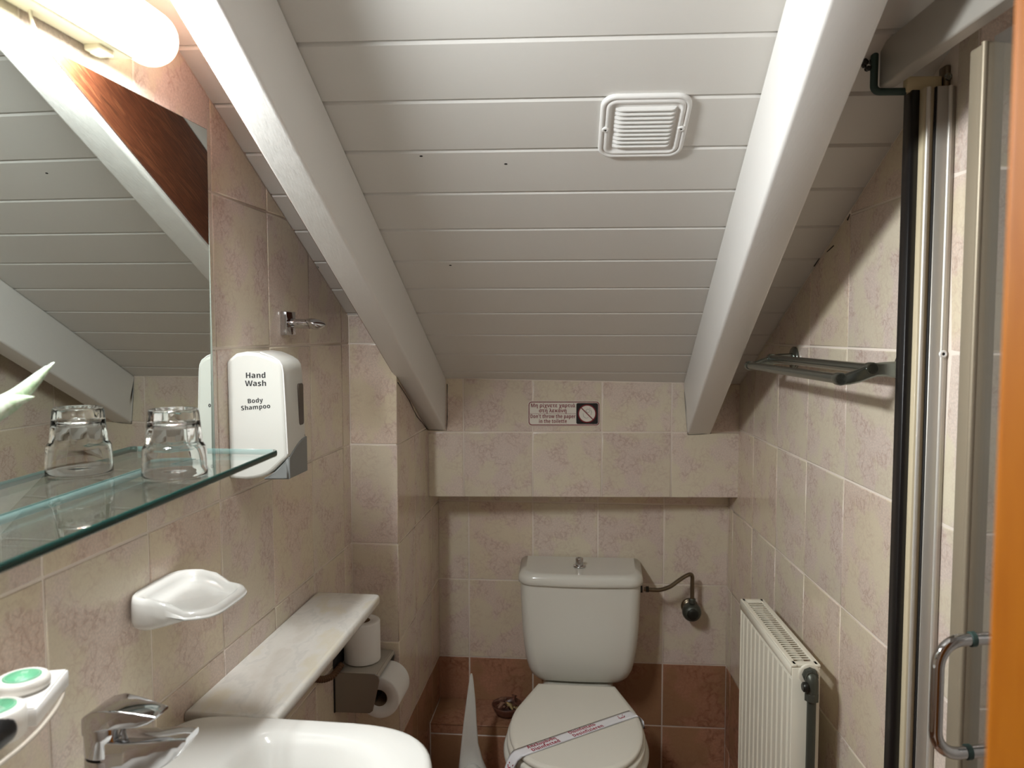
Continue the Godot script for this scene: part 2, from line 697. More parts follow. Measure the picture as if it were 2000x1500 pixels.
# the opal strip lamp over the mirror; its light stands inside the diffuser
func lamp(energy: float) -> void:
	var t := thing("wall_lamp", "lit opal strip lamp on cream base above the mirror", "lamp", LF, Vector3(0, 0.385, 0))
	var g := G.new()
	g.rbox(Vector3(-0.02, 0.386, 0.0175), Vector3(0.35, 0.074, 0.033), 0.004)
	part("base", g, M.cream_plastic, t)
	g = G.new()
	var rings := []
	for side in [-1, 1]:
		for k in 9:
			var a := PI / 2 * k / 8
			if side < 0:
				a = PI / 2 - a
			var r := 0.0352 * cos(a) + 0.0002
			var x: float = (0.18 + 0.035 * sin(a)) if side > 0 else (-0.22 - 0.035 * sin(a))
			var ring := PackedVector3Array()
			for j in 28:
				var b := TAU * j / 28
				ring.append(Vector3(x, 0.385 + r * cos(b), 0.0385 + r * sin(b)))
			rings.append(ring)
	g.loft(rings, 0, false, false)
	part("diffuser", g, M.opal_diffuser, t, "glowing white opal diffuser")
	g = G.new()
	g.rbox(Vector3(0.112, 0.346, 0.014), Vector3(0.03, 0.008, 0.02), 0.002)
	g.rbox(Vector3(0.105, 0.342, 0.016), Vector3(0.014, 0.008, 0.012), 0.002)
	part("switch", g, M.cream_plastic, t)
	g = G.new()
	g.tube(smooth_path([Vector3(0.0, 0.35, 0.012), Vector3(0.012, 0.338, 0.006), Vector3(0.03, 0.3235, 0.003)], 5), 0.0018, 8)
	part("cable", g, M.cream_plastic, t)
	# four flat lights wrap the diffuser: up-out, out, down-out and down
	for e in [[Vector3(-0.02, 0.0255, 0.064), Vector3(0, 0.75, 1), 0.8], [Vector3(-0.02, 0.0, 0.0765), Vector3(0, 0, 1), 1.0], [Vector3(-0.02, -0.027, 0.0655), Vector3(0, -1, 1), 1.0], [Vector3(-0.02, -0.0385, 0.052), Vector3(0, -1, 0.08), 0.55]]:
		var l := AreaLight3D.new()
		l.name = "lamp_light"
		l.light_color = Color(0.97, 0.99, 1.0)
		l.area_size = Vector2(0.42, 0.034 if e[2] > 0.6 else 0.02)
		l.area_normalize_energy = false
		l.light_energy = energy
		l.area_range = 8.0
		l.area_attenuation = 2.0
		l.shadow_enabled = true
		t.add_child(l, true)
		var up := Vector3.UP if absf(e[1].normalized().y) < 0.95 else Vector3.BACK
		l.transform = Transform3D(Basis.looking_at(e[1], up), e[0])


func room() -> void:
	# left wall
	var g := slab(-1.75, -1.5, 1.25, 1.6, -0.14, -0.0016)
	var w := setting("wall_left", LF, g, M.grout)
	var top := PackedVector2Array([Vector2(-1.0, -1.4), Vector2(1.069, -1.4), Vector2(1.069, ceil_y(LF, 1.069) - 0.004), Vector2(-1.0, ceil_y(LF, -1.0) - 0.004)])
	tiles(w, LF, top, 0.0, 0.203, rows(-0.0225, 5, 6, 4), Rect2(-0.8, -0.23, 1.19, 0.55))
	# the pilaster that stands out of the left wall
	var p1 := Vector2(-0.4045, -1.9112)
	var p2 := Vector2(-0.2863, -1.8995)
	var p3 := Vector2(-0.2331, -2.4064)
	var d := (p2 - p1).normalized()
	var pf := Transform3D(Basis(Vector3(d.x, 0, d.y), Vector3.UP, Vector3(-d.y, 0, d.x)), Vector3(p1.x, EYE, p1.y))
	d = (p3 - p2).normalized()
	var sf := Transform3D(Basis(Vector3(d.x, 0, d.y), Vector3.UP, Vector3(-d.y, 0, d.x)), Vector3(p2.x, EYE, p2.y))
	g = G.new()
	var plan := PackedVector2Array([p1 + Vector2(-0.1, -0.0115), p2 + Vector2(-0.0017, -0.0018), p3 + (p3 - p2).normalized() * 0.05 + Vector2(-0.0017, -0.0002), Vector2(-0.6, -2.46)])
	var rings := []
	for y in [0.0, EYE + 0.25]:
		var ring := PackedVector3Array()
		for p in plan:
			ring.append(Vector3(p.x, y, p.y))
		rings.append(ring)
	g.loft(rings, FLAT)
	var pil := child_slab("pilaster", w, Transform3D.IDENTITY, g, M.grout)
	var wd := p1.distance_to(p2)
	tiles(pil, pf, PackedVector2Array([Vector2(0.001, -1.4), Vector2(wd, -1.4), Vector2(wd, ceil_y(pf, wd) - 0.004), Vector2(0.001, ceil_y(pf, 0) - 0.004)]), -0.06, 0.203, rows(-0.0225, 3, 6, 4))
	var ln := p2.distance_to(p3)
	tiles(pil, sf, PackedVector2Array([Vector2(0.0, -1.4), Vector2(ln, -1.4), Vector2(ln, ceil_y(sf, ln) - 0.004), Vector2(0.0, ceil_y(sf, 0) - 0.004)]), -0.013, 0.203, rows(-0.0225, 3, 6, 4))
	# right wall, up to the shower corner, and the face that turns into the shower
	g = slab(-0.45, -1.5, 1.015, 1.2, -0.14, -0.0016)
	w = setting("wall_right", RF, g, M.grout)
	var right := PackedVector2Array([Vector2(-0.262, -1.4), Vector2(1.018, -1.4), Vector2(1.018, ceil_y(RF, 1.018) - 0.004), Vector2(-0.262, ceil_y(RF, -0.262) - 0.004)])
	tiles(w, RF, right, 0.0, 0.203, rows(-0.028, 4, 6, 4))
	g = slab(0.0016, -1.5, 1.1, 1.4, -0.14, -0.0016)
	var ret := child_slab("shower_return", w, TF, g, M.grout)
	tiles(ret, TF, PackedVector2Array([Vector2(0.0, -1.4), Vector2(0.82, -1.4), Vector2(0.82, 0.95), Vector2(0.0, 0.45)]), 0.0, 0.203, rows(-0.028, 4, 6))
	# back wall behind the toilet, the boxed bulkhead above it and the ledge below
	g = slab(-0.35, -1.5, 1.1, 0.1, -0.16, -0.0016)
	w = setting("wall_back", WF, g, M.grout)
	var wr := [[-0.2738, -0.5254, false], [-0.5254, -0.777, false], [-0.777, -1.0296, false], [-1.0296, -1.2315, true], [-1.2315, -1.4334, true]]
	tiles(w, WF, PackedVector2Array([Vector2(-0.096, -1.4), Vector2(0.803, -1.4), Vector2(0.803, -0.3), Vector2(-0.096, -0.3)]), 0.0, 0.203, wr)
	g = slab(-0.25, -0.4797, 0.95, 0.06, -0.13, -0.0016)
	var bulk := child_slab("bulkhead", w, BF, g, M.grout)
	var bt := PackedVector2Array([Vector2(-0.1015, -0.4797), Vector2(0.819, -0.4797), Vector2(0.819, ceil_y(BF, 0.819) - 0.003), Vector2(-0.1015, ceil_y(BF, -0.1015) - 0.003)])
	tiles(bulk, BF, bt, 0.002, 0.203, [[-0.0358, -0.2874, false], [-0.2874, -0.4815, false]])
	g = slab(-0.1, -1.42, 0.45, -1.1688, -0.02, 0.1614)
	var ledge := child_slab("ledge", w, WF, g, M.grout)
	tiles(ledge, WF * Transform3D(Basis.IDENTITY, Vector3(0, 0, 0.163)), PackedVector2Array([Vector2(-0.095, -1.4), Vector2(0.453, -1.4), Vector2(0.453, -1.171), Vector2(-0.095, -1.171)]), 0.205, 0.303, [[-1.0, -1.2, true], [-1.2, -1.4, true]])
	var up := WF * Transform3D(Basis(Vector3(1, 0, 0), Vector3(0, 0, -1), Vector3(0, 1, 0)), Vector3(0, -1.167, 0))
	tiles(ledge, up, PackedVector2Array([Vector2(-0.095, -0.165), Vector2(0.453, -0.165), Vector2(0.453, -0.001), Vector2(-0.095, -0.001)]), 0.205, 0.303, [[0.03, -0.173, true]])
	# the parts of the room behind and beside the camera
	var id := Transform3D(Basis.IDENTITY, Vector3(0, EYE, 0))
	setting("wall_front", id, slab(-0.95, -1.5, 1.6, 1.6, 0.85, 0.98), M.plaster)
	setting("wall_shower", id, slab(1.46, -1.5, 1.6, 1.6, -1.2, 0.98), M.plaster)
	w = setting("floor", id, slab(-0.95, -1.52, 1.6, -1.404, -2.6, 0.98), M.grout)
	var ff := Transform3D(Basis(Vector3(1, 0, 0), Vector3(0, 0, -1), Vector3(0, 1, 0)), Vector3.ZERO)
	tiles(w, ff, PackedVector2Array([Vector2(-0.5, 0.2), Vector2(0.62, 0.2), Vector2(0.66, 2.3), Vector2(-0.3, 2.34), Vector2(-0.42, 1.8)]), 0.05, 0.203, [[0.4, 0.2, true], [0.6, 0.4, true], [0.8, 0.6, true], [1.0, 0.8, true], [1.2, 1.0, true], [1.4, 1.2, true], [1.6, 1.4, true], [1.8, 1.6, true], [2.0, 1.8, true], [2.2, 2.0, true], [2.4, 2.2, true]])


# x (in the ceiling frame) where the line at slope distance t meets a wall frame's plane
func board_end(t: float, frame: Transform3D) -> float:
	var p := CF * Vector3(0, t, 0)
	var dir := CF.basis.x
	var n := frame.basis.z
	return n.dot(frame.origin - p) / n.dot(dir)


func ceiling() -> void:
	var g := slab(-1.2, -0.3, 1.7, 3.7, -0.2, -0.02)
	var c := setting("ceiling", CF, g, M.dark_gap)
	for j in range(0, 29):
		var t0 := BOARD0 + (j - 1) * BOARD
		var t1 := t0 + BOARD
		var x := []
		for t in [t0, t1]:
			x.append(board_end(t, LF) - 0.012)
			x.append(board_end(t, RF) + 0.012 if t < 1.22 else 1.5)
		g = G.new()
		var gap := 0.0019
		# cross-section along the slope: square lower edge, upper edge with a broad chamfer down to the tongue
		var prof := [Vector2(t0 + gap, -0.016), Vector2(t0 + gap, -0.0006), Vector2(t0 + gap + 0.0006, 0.0), Vector2(t1 - 0.0072, 0.0), Vector2(t1 - 0.0066, -0.0006), Vector2(t1 - 0.0008, -0.0068), Vector2(t1 - 0.0008, -0.016)]
		var rings := []
		for e in 2:
			var ring := PackedVector3Array()
			for p in prof:
				var f: float = (p.x - t0) / BOARD
				ring.append(Vector3(lerpf(x[e], x[2 + e], f), p.y if false else p.x, p.y))
			rings.append(ring)
		g.loft(rings, FLAT)
		var o := MeshInstance3D.new()
		o.name = "board"
		o.mesh = g.mesh()
		o.material_override = M.white_paint_board
		c.add_child(o, true)
	# small dark nail holes and knots that show through the paint
	for p in [Vector3(0.232, 0.956, 0), Vector3(0.09, 0.62, 0), Vector3(0.085, 0.98, 0), Vector3(0.42, 1.36, 0)]:
		g = G.new()
		g.lathe(PackedVector2Array([Vector2(0.0022, -0.001), Vector2(0.002, 0.0003), Vector2(0.0008, 0.0006)]), 8, Transform3D(Basis(Vector3(1.5, 0, 0), Vector3(0, 0, 1), Vector3(0, -1, 0)), p))
		var o := MeshInstance3D.new()
		o.name = "nail_hole"
		o.mesh = g.mesh()
		o.material_override = M.dark_gap
		c.add_child(o, true)


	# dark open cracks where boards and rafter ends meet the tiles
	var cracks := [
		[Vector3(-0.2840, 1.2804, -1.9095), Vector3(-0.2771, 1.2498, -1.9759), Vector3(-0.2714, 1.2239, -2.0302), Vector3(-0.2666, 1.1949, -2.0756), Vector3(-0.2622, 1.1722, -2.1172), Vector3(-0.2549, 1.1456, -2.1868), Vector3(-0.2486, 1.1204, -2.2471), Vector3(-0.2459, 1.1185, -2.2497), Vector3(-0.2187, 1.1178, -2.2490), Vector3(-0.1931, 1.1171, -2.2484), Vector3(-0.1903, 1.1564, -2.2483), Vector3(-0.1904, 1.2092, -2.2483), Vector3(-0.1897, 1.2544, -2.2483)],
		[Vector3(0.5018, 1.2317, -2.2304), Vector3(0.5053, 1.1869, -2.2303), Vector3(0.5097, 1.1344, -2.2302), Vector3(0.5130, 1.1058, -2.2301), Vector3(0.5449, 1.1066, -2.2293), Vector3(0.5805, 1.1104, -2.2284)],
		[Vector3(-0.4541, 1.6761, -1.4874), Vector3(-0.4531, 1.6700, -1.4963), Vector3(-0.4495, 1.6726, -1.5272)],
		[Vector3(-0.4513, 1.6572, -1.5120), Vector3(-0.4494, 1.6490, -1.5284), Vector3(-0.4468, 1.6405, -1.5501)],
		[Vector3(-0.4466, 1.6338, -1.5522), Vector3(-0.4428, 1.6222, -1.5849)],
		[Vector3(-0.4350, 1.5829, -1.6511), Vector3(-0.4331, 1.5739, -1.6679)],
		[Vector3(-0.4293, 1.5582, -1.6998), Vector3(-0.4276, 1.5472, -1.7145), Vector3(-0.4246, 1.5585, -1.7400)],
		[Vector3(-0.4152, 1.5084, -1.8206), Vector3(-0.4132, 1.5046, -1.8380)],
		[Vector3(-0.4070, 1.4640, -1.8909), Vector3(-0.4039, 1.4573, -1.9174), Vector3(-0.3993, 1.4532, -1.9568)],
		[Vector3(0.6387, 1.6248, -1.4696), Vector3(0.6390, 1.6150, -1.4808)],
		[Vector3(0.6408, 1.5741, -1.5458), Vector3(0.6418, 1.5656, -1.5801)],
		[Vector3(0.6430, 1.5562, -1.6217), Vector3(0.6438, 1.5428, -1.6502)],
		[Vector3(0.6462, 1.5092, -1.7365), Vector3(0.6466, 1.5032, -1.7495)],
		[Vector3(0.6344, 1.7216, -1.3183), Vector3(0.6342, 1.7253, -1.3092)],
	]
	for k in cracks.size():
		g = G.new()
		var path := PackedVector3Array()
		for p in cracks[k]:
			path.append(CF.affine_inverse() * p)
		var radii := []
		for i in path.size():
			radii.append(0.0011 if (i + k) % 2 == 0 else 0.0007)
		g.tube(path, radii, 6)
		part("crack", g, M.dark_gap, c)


func rafters() -> void:
	for side in 2:
		var sl: float = [RAFTER_L, RAFTER_R][side]
		var x0: float = [-0.0645, RAFTER_X + 0.0][side]
		var x1: float = [-0.003, RAFTER_X + 0.068][side]
		var depth: float = [0.1376, 0.1337][side]
		var label: String = ["white painted ceiling rafter beside the mirror wall, bare brown wood on its far side", "white painted ceiling rafter on the shower side, right of the round-cornered vent"][side]
		var t := thing("rafter", label, "beam", CF, Vector3(x0, 0, 0), "painted rafters under the sloped ceiling")
		var g := G.new()
		var rings := []
		var outline := round_rect(x0, 0.0003, x1, depth, 0.006, 4)
		var stations := [-0.2]
		for k in 28:
			stations.append(-0.08 + 0.02 * k)
		stations.append_array([0.6, 1.0, 1.4, 1.8, 2.2, 3.0])
		# the lower end is cut to the bulkhead and scribed to the side of the pilaster
		var pn := Vector3(0.99453, 0, 0.10436)
		var pp := Vector3(-0.2863, 0, -1.8995)
		for s in stations:
			var ring := PackedVector3Array()
			for p in outline:
				# the sides lean outwards a little towards the lower face on the right rafter
				var lean: float = [0.0, 0.0][side]
				if side == 1:
					lean = 0.01 * p.y / depth
				else:
					lean = -0.0055 * p.y / depth * (1.0 if p.x > x0 + 0.03 else 0.5)
				var q := Vector3(p.x + sl * s + lean, s, p.y)
				var w := CF * q
				var behind := 0.0015 - BF.basis.z.dot(w - BF.origin)
				if behind > 0:
					var up := Vector3(sl, 1, 0)
					q += up * behind / BF.basis.z.dot(CF.basis * up)
					w = CF * q
				var into := 0.0015 - pn.dot(w - pp)
				if into > 0 and w.z < pp.z + 0.001:
					q.x += into / pn.dot(CF.basis.x)
				ring.append(q)
			rings.append(ring)
		g.loft(rings, 0)
		part("timber", g, M.white_paint_rafter, t)
		if side == 0:
			g = G.new()
			var a := PackedVector3Array()
			var b := PackedVector3Array()
			for s in [-0.12, 3.0]:
				for z in [0.002, depth - 0.008]:
					a.append(Vector3(x0 + sl * s - 0.0005 - 0.0028 * z / depth, s, z))
					var flare: float = 0.016 * (1.0 - z / depth)
					b.append(Vector3(x0 + sl * s - 0.0022 - 0.0028 * z / depth - flare, s, z))
			var order := [0, 1, 3, 2]
			var ra := PackedVector3Array()
			var rb := PackedVector3Array()
			for k in order:
				ra.append(a[k])
				rb.append(b[k])
			g.loft([ra, rb], FLAT)
			part("bare_side", g, M.stained_wood, t, "unpainted reddish brown wood face")


func mirror_and_shelf() -> void:
	var t := thing("wall_mirror", "large frameless mirror on the tiled wall under the strip lamp", "mirror", LF, Vector3(-0.15, -0.235, 0))
	var g := slab(-0.7, -0.235, 0.3655, 0.3175, 0.0004, 0.0113)
	part("backing", g, M.mirror_edge, t)
	g = G.new()
	g.quad(Vector3(-0.699, -0.234, 0.0141), Vector3(-0.699, 0.3165, 0.0181), Vector3(0.3645, 0.3165, 0.0159), Vector3(0.3645, -0.234, 0.0119))
	part("mirror_glass", g, M.mirror_silver, t, "silvered glass hung leaning very slightly forward")
	g = slab(-0.7, 0.3163, 0.3655, 0.3176, 0.011, 0.0158)
	g.box(Vector3(0.365, 0.0412, 0.0132), Vector3(0.0012, 0.551, 0.0036), 0.0003)
	part("glass_edge", g, M.bevel_edge, t)
	# the shelf dips a little towards the camera
	var tilt := Transform3D(Basis(Vector3(0, 0, 1), 0.0211), Vector3(0.337, -0.1757, 0))
	t = thing("glass_shelf", "clear glass shelf with green edges across the mirror", "shelf", LF * tilt, Vector3(-0.4, 0, 0))
	var outline := PackedVector2Array([Vector2(-1.0, 0.0155), Vector2(0.0, 0.0155)])
	for k in 7:
		var a := PI / 2 * k / 6
		outline.append(Vector2(-0.009 + 0.009 * cos(a), 0.124 + 0.009 * sin(a)))
	outline.append(Vector2(-1.0, 0.133))
	g = G.new()
	var lay := Transform3D(Basis(Vector3(1, 0, 0), Vector3(0, 0, 1), Vector3(0, -1, 0)), Vector3.ZERO)
	g.prism(outline, 0.0, 0.0095, 0.0, lay)
	part("pane", g, M.clear_pane, t)
	# polished edges: dark green along the front and the end, paler along the back
	g = G.new()
	var rings := []
	for k in range(1, outline.size()):
		var p := outline[k]
		var nn := Vector2.ZERO
		if k == 1:
			nn = Vector2(1, 0)
		elif k == outline.size() - 1:
			nn = Vector2(0, 1)
		else:
			var a := PI / 2 * (k - 2) / 6
			nn = Vector2(cos(a), sin(a))
		if k == 1:
			continue
		var ring := PackedVector3Array()
		for e in [[-0.0012, -0.0001], [0.0, -0.0014], [0.0005, -0.0048], [0.0, -0.0081], [-0.0012, -0.0094]]:
			var q: Vector2 = p + nn * e[0]
			ring.append(Vector3(q.x, e[1], q.y))
		rings.append(ring)
	g.loft(rings, 0, true, true)
	part("front_edge", g, M.glass_green_edge, t, "dark green polished front edge")
	g = slab(-1.0, -0.0093, 0.0, -0.0002, 0.0153, 0.0163)
	part("back_edge", g, M.glass_pale_edge, t, "pale blue-green back edge")
	g = slab(-0.0006, -0.0091, 0.0004, -0.0004, 0.017, 0.123)
	part("end_edge", g, M.glass_pale_edge, t)

	# the tumbler stands upside down; the second one in the photograph is its reflection
	var y0 := -0.1757 - 0.0211 * 0.197 + 0.0003
	t = thing("tumbler", "upside-down clear faceted drinking glass on the glass shelf", "glass", LF, Vector3(0.14, y0, 0.079))
	g = G.new()
	var at := Transform3D(Basis.IDENTITY, Vector3(0.14, y0 + 0.0002, 0.079))
	var prof := []
	# outer skin from the rim up to the base, then the inner skin back down
	for p in [[0.0392, 0.0, 0], [0.0399, 0.0008, 0], [0.0396, 0.010, 0], [0.0391, 0.022, 0], [0.0385, 0.032, 0], [0.0378, 0.0358, 0], [0.0362, 0.0385, 0.2], [0.0350, 0.0405, 0.8], [0.0344, 0.043, 1], [0.0334, 0.055, 1], [0.0322, 0.069, 1], [0.0315, 0.077, 0.9], [0.0306, 0.0815, 0.3], [0.0292, 0.0842, 0], [0.0272, 0.0850, 0], [0.0232, 0.0842, 0], [0.0200, 0.0822, 0], [0.0, 0.0815, 0]]:
		prof.append(p)
	for p in [[0.0, 0.0695, 0], [0.018, 0.0690, 0], [0.0255, 0.066, 0], [0.0278, 0.060, 0], [0.0298, 0.050, 0], [0.0318, 0.042, 0], [0.0345, 0.034, 0], [0.0364, 0.024, 0], [0.0372, 0.014, 0], [0.0380, 0.004, 0], [0.0384, 0.0008, 0], [0.0392, 0.0, 0]]:
		prof.append(p)
	rings = []
	for p in prof:
		var ring := PackedVector3Array()
		for k in 60:
			var a := TAU * k / 60
			var f: float = 1.0 - 0.05 * p[2] * (1.0 - pow(absf(cos(a * 5.0)), 0.6))
			ring.append(at * Vector3(maxf(p[0], 1e-5) * f * cos(a), p[1], maxf(p[0], 1e-5) * f * sin(a)))
		rings.append(ring)
	g.loft(rings, 0, false, false)
	part("glass_body", g, M.tumbler_glass, t)

	# a pot plant to the left, outside the frame; only the tips of two leaves reach in
	var yp := -0.1757 - 0.0211 * 0.572 + 0.0012
	t = thing("potted_plant", "pale green strap-leaved plant reaching in over the left end of the shelf", "plant", LF, Vector3(-0.235, yp, 0.062))
	g = G.new()
	g.lathe(PackedVector2Array([Vector2(0.024, 0), Vector2(0.026, 0.002), Vector2(0.034, 0.048), Vector2(0.037, 0.05), Vector2(0.037, 0.06), Vector2(0.033, 0.06), Vector2(0.031, 0.05)]), 28, Transform3D(Basis.IDENTITY, Vector3(-0.235, yp, 0.062)))
	part("pot", g, M.terracotta, t)
	var leaves := [
		[Vector3(-0.225, yp + 0.05, 0.062), Vector3(-0.16, -0.082, 0.064), Vector3(-0.105, -0.06, 0.064), Vector3(-0.048, -0.0285, 0.06), 0.0105],
		[Vector3(-0.222, yp + 0.05, 0.066), Vector3(-0.165, -0.092, 0.068), Vector3(-0.125, -0.066, 0.068), Vector3(-0.086, -0.061, 0.066), 0.0085],
		[Vector3(-0.24, yp + 0.05, 0.06), Vector3(-0.26, -0.07, 0.065), Vector3(-0.29, -0.02, 0.07), Vector3(-0.33, 0.0, 0.075), 0.008],
		[Vector3(-0.24, yp + 0.05, 0.068), Vector3(-0.235, -0.06, 0.08), Vector3(-0.23, -0.01, 0.095), Vector3(-0.235, 0.01, 0.12), 0.008]]
	for lf in leaves:
		var path := smooth_path(lf.slice(0, 4), 8)
		for layer in 2:
			g = G.new()
			rings = []
			for i in path.size():
				var f := float(i) / (path.size() - 1)
				var w: float = lf[4] * (0.35 + 0.65 * sin(PI * minf(1.0, 0.25 + f * 0.6))) * (1.0 - pow(f, 5.0)) + 0.0006
				var tn := (path[mini(i + 1, path.size() - 1)] - path[maxi(i - 1, 0)]).normalized()
				var across := tn.cross(Vector3(0.15, 0.35, 1.0).normalized()).normalized()
				var nn := across.cross(tn)
				var ring := PackedVector3Array()
				var sh := -0.0008 if layer else 0.0
				for e in [[-1.0, 0.0007], [-0.5, -0.0002], [0.0, -0.0008], [0.5, -0.0002], [1.0, 0.0007], [0.5, -0.0006], [0.0, -0.0014], [-0.5, -0.0006]]:
					ring.append(path[i] + across * w * e[0] * (0.98 if layer else 1.0) + nn * (-e[1] + sh))
				rings.append(ring)
			g.loft(rings, 0)
			if layer == 0:
				part("leaf", g, M.leaf_green, t)
			else:
				part("leaf_underside", g, M.leaf_purple, t, "purple underside")


func left_wall_things() -> void:
	# soap dispenser: side profile in (out of wall, height), swept along the wall
	var t := thing("soap_dispenser", "white wall dispenser marked Hand Wash and Body Shampoo, next to mirror", "dispenser", LF, Vector3(0.485, -0.245, 0))
	var side := [Vector2(0.0, -0.243), Vector2(0.0, -0.046), Vector2(0.005, -0.04), Vector2(0.017, -0.031), Vector2(0.035, -0.028), Vector2(0.058, -0.0305), Vector2(0.080, -0.0375), Vector2(0.092, -0.0435), Vector2(0.0985, -0.051), Vector2(0.1005, -0.062), Vector2(0.103, -0.125), Vector2(0.1058, -0.2)]
	var lower := [Vector2(0.1055, -0.2045), Vector2(0.099, -0.2105), Vector2(0.090, -0.2185), Vector2(0.080, -0.2275), Vector2(0.070, -0.2345), Vector2(0.058, -0.2395), Vector2(0.045, -0.2425), Vector2(0.03, -0.2445)]
	var prof := PackedVector2Array(side)
	prof.append_array(PackedVector2Array(lower))
	var g := G.new()
	var rings := []
	for e in [[0.437, 0.006], [0.4376, 0.003], [0.4395, 0.0008], [0.443, 0.0], [0.522, 0.0], [0.527, 0.0012], [0.5305, 0.004], [0.532, 0.008]]:
		var ring := PackedVector3Array()
		for p in G.inset(prof, e[1]):
			ring.append(Vector3(e[0], p.y, p.x))
		rings.append(ring)
	g.loft(rings, 0)
	# the shell narrows towards its front
	var taper := func(p: Vector3) -> Vector3:
		var f := p.z / 0.1
		return Vector3(0.437 + 0.0235 * f + (p.x - 0.437) * (1.42 - 0.46 * f), p.y * (1.0 + 0.019 * f), p.z * 0.88)
	var tapered := func(q: G) -> G:
		for i in q.P.size():
			q.P[i] = taper.call(q.P[i])
		return q
	part("cover", tapered.call(g), M.white_plastic, t)
	# raised seam between side and front
	g = G.new()
	var seam := PackedVector3Array()
	for p in [Vector2(0.06, -0.0305), Vector2(0.082, -0.038), Vector2(0.0935, -0.0445), Vector2(0.0985, -0.052), Vector2(0.1005, -0.064), Vector2(0.103, -0.125), Vector2(0.1056, -0.2)]:
		seam.append(Vector3(0.4405, p.y + 0.0005, p.x - 0.0005))
	g.tube(seam, 0.0014, 8)
	part("seam", tapered.call(g), M.white_enamel, t)
	# grey push bar filling the lower front
	g = G.new()
	var bar := PackedVector2Array([Vector2(0.1045, -0.206), Vector2(0.1065, -0.243), Vector2(0.062, -0.2445), Vector2(0.06, -0.241), Vector2(0.071, -0.2362), Vector2(0.081, -0.2292), Vector2(0.091, -0.22), Vector2(0.0995, -0.212)])
	rings = []
	for e in [[0.4385, 0.003], [0.441, 0.0006], [0.525, 0.0006], [0.530, 0.003]]:
		var ring := PackedVector3Array()
		for p in G.inset(bar, e[1]):
			ring.append(Vector3(e[0], p.y, p.x))
		rings.append(ring)
	g.loft(rings, 0)
	# its curved upper part on the front face
	var front := Transform3D(Basis(Vector3(-1, 0, 0), Vector3(0, 1, 0), Vector3(0, 0, 1)), Vector3.ZERO)
	var arch := PackedVector2Array()
	for k in 9:
		var f := k / 8.0
		arch.append(Vector2(0.4425 + 0.087 * f, -0.2065 + 0.026 * sin(f * PI / 2)))
	arch.append(Vector2(0.5295, -0.242))
	arch.append(Vector2(0.4425, -0.242))
	g.prism(arch, 0.100, 0.1075, 0.001)
	part("push_bar", tapered.call(g), M.grey_plastic, t, "grey push bar at the bottom")
	g = G.new()
	g.prism(round_rect(0.499, -0.158, 0.522, -0.085, 0.006), 0.1, 0.1046, 0.0004)
	part("sight_window", tapered.call(g), M.dark_window, t, "dark slot window on the front")
	var along := Vector3(0.0235, 0, 0.088).normalized()
	var face := Transform3D(Basis(along, Vector3(0, 1, 0), along.cross(Vector3.UP)), Vector3(0.4369, 0, 0))
	lettering("lettering", "Hand\nWash", 0.0092, M.ink_black, t, face * Transform3D(Basis.IDENTITY, Vector3(0.0475, -0.0753, 0)), "Droid Sans", true, 1.05)
	lettering("lettering", "Body\nShampoo", 0.0074, M.ink_black, t, face * Transform3D(Basis(Vector3(0, 0, 1), 0.07), Vector3(0.046, -0.1167, 0)), "Droid Sans", true, 1.05)
	# maker's emblem: an arch over a bar
	g = G.new()
	g.tube(PackedVector3Array([Vector3(0.496, -0.178, 0.1042), Vector3(0.503, -0.174, 0.1041), Vector3(0.512, -0.1722, 0.1041), Vector3(0.521, -0.174, 0.1041), Vector3(0.526, -0.178, 0.1042), Vector3(0.526, -0.1795, 0.1043), Vector3(0.496, -0.1795, 0.1043), Vector3(0.496, -0.178, 0.1043)]), 0.0006, 6)
	g.box(Vector3(0.511, -0.185, 0.1043), Vector3(0.030, 0.007, 0.0012), 0.0003)
	part("emblem", tapered.call(g), M.ink_grey, t)

	# chrome robe hook
	t = thing("robe_hook", "chrome robe hook with oval head on the tiles above dispenser", "hook", LF, Vector3(0.684, 0.022, 0))
	t.position = LF * Vector3(0.679, 0.022, 0)
	g = G.new()
	g.rbox(Vector3(0.688, 0.022, 0.0065), Vector3(0.046, 0.0465, 0.0125), 0.0015, 2)
	part("wall_plate", g, M.chrome, t)
	g = G.new()
	g.tube(smooth_path([Vector3(0.69, 0.022, 0.012), Vector3(0.69, 0.0215, 0.028), Vector3(0.69, 0.021, 0.04), Vector3(0.69, 0.021, 0.05)], 6), 0.0095, 18)
	part("arm", g, M.chrome, t)
	g = G.new()
	g.lathe(PackedVector2Array([Vector2(0.001, -0.0125), Vector2(0.008, -0.0115), Vector2(0.0135, -0.0075), Vector2(0.0195, -0.0015), Vector2(0.0205, 0.001), Vector2(0.019, 0.0035), Vector2(0.013, 0.0062), Vector2(0.001, 0.0078)]), 28, Transform3D(Basis.from_euler(Vector3(0.3, 0.0, 0.1)), Vector3(0.690, 0.0225, 0.0615)))
	part("head", g, M.chrome, t)

	# ceramic soap dish
	t = thing("soap_dish", "white ceramic soap dish fixed to the tiles below the glass shelf", "soap dish", LF, Vector3(0.205, -0.386, 0))
	g = G.new()
	rings = []
	var n := 48
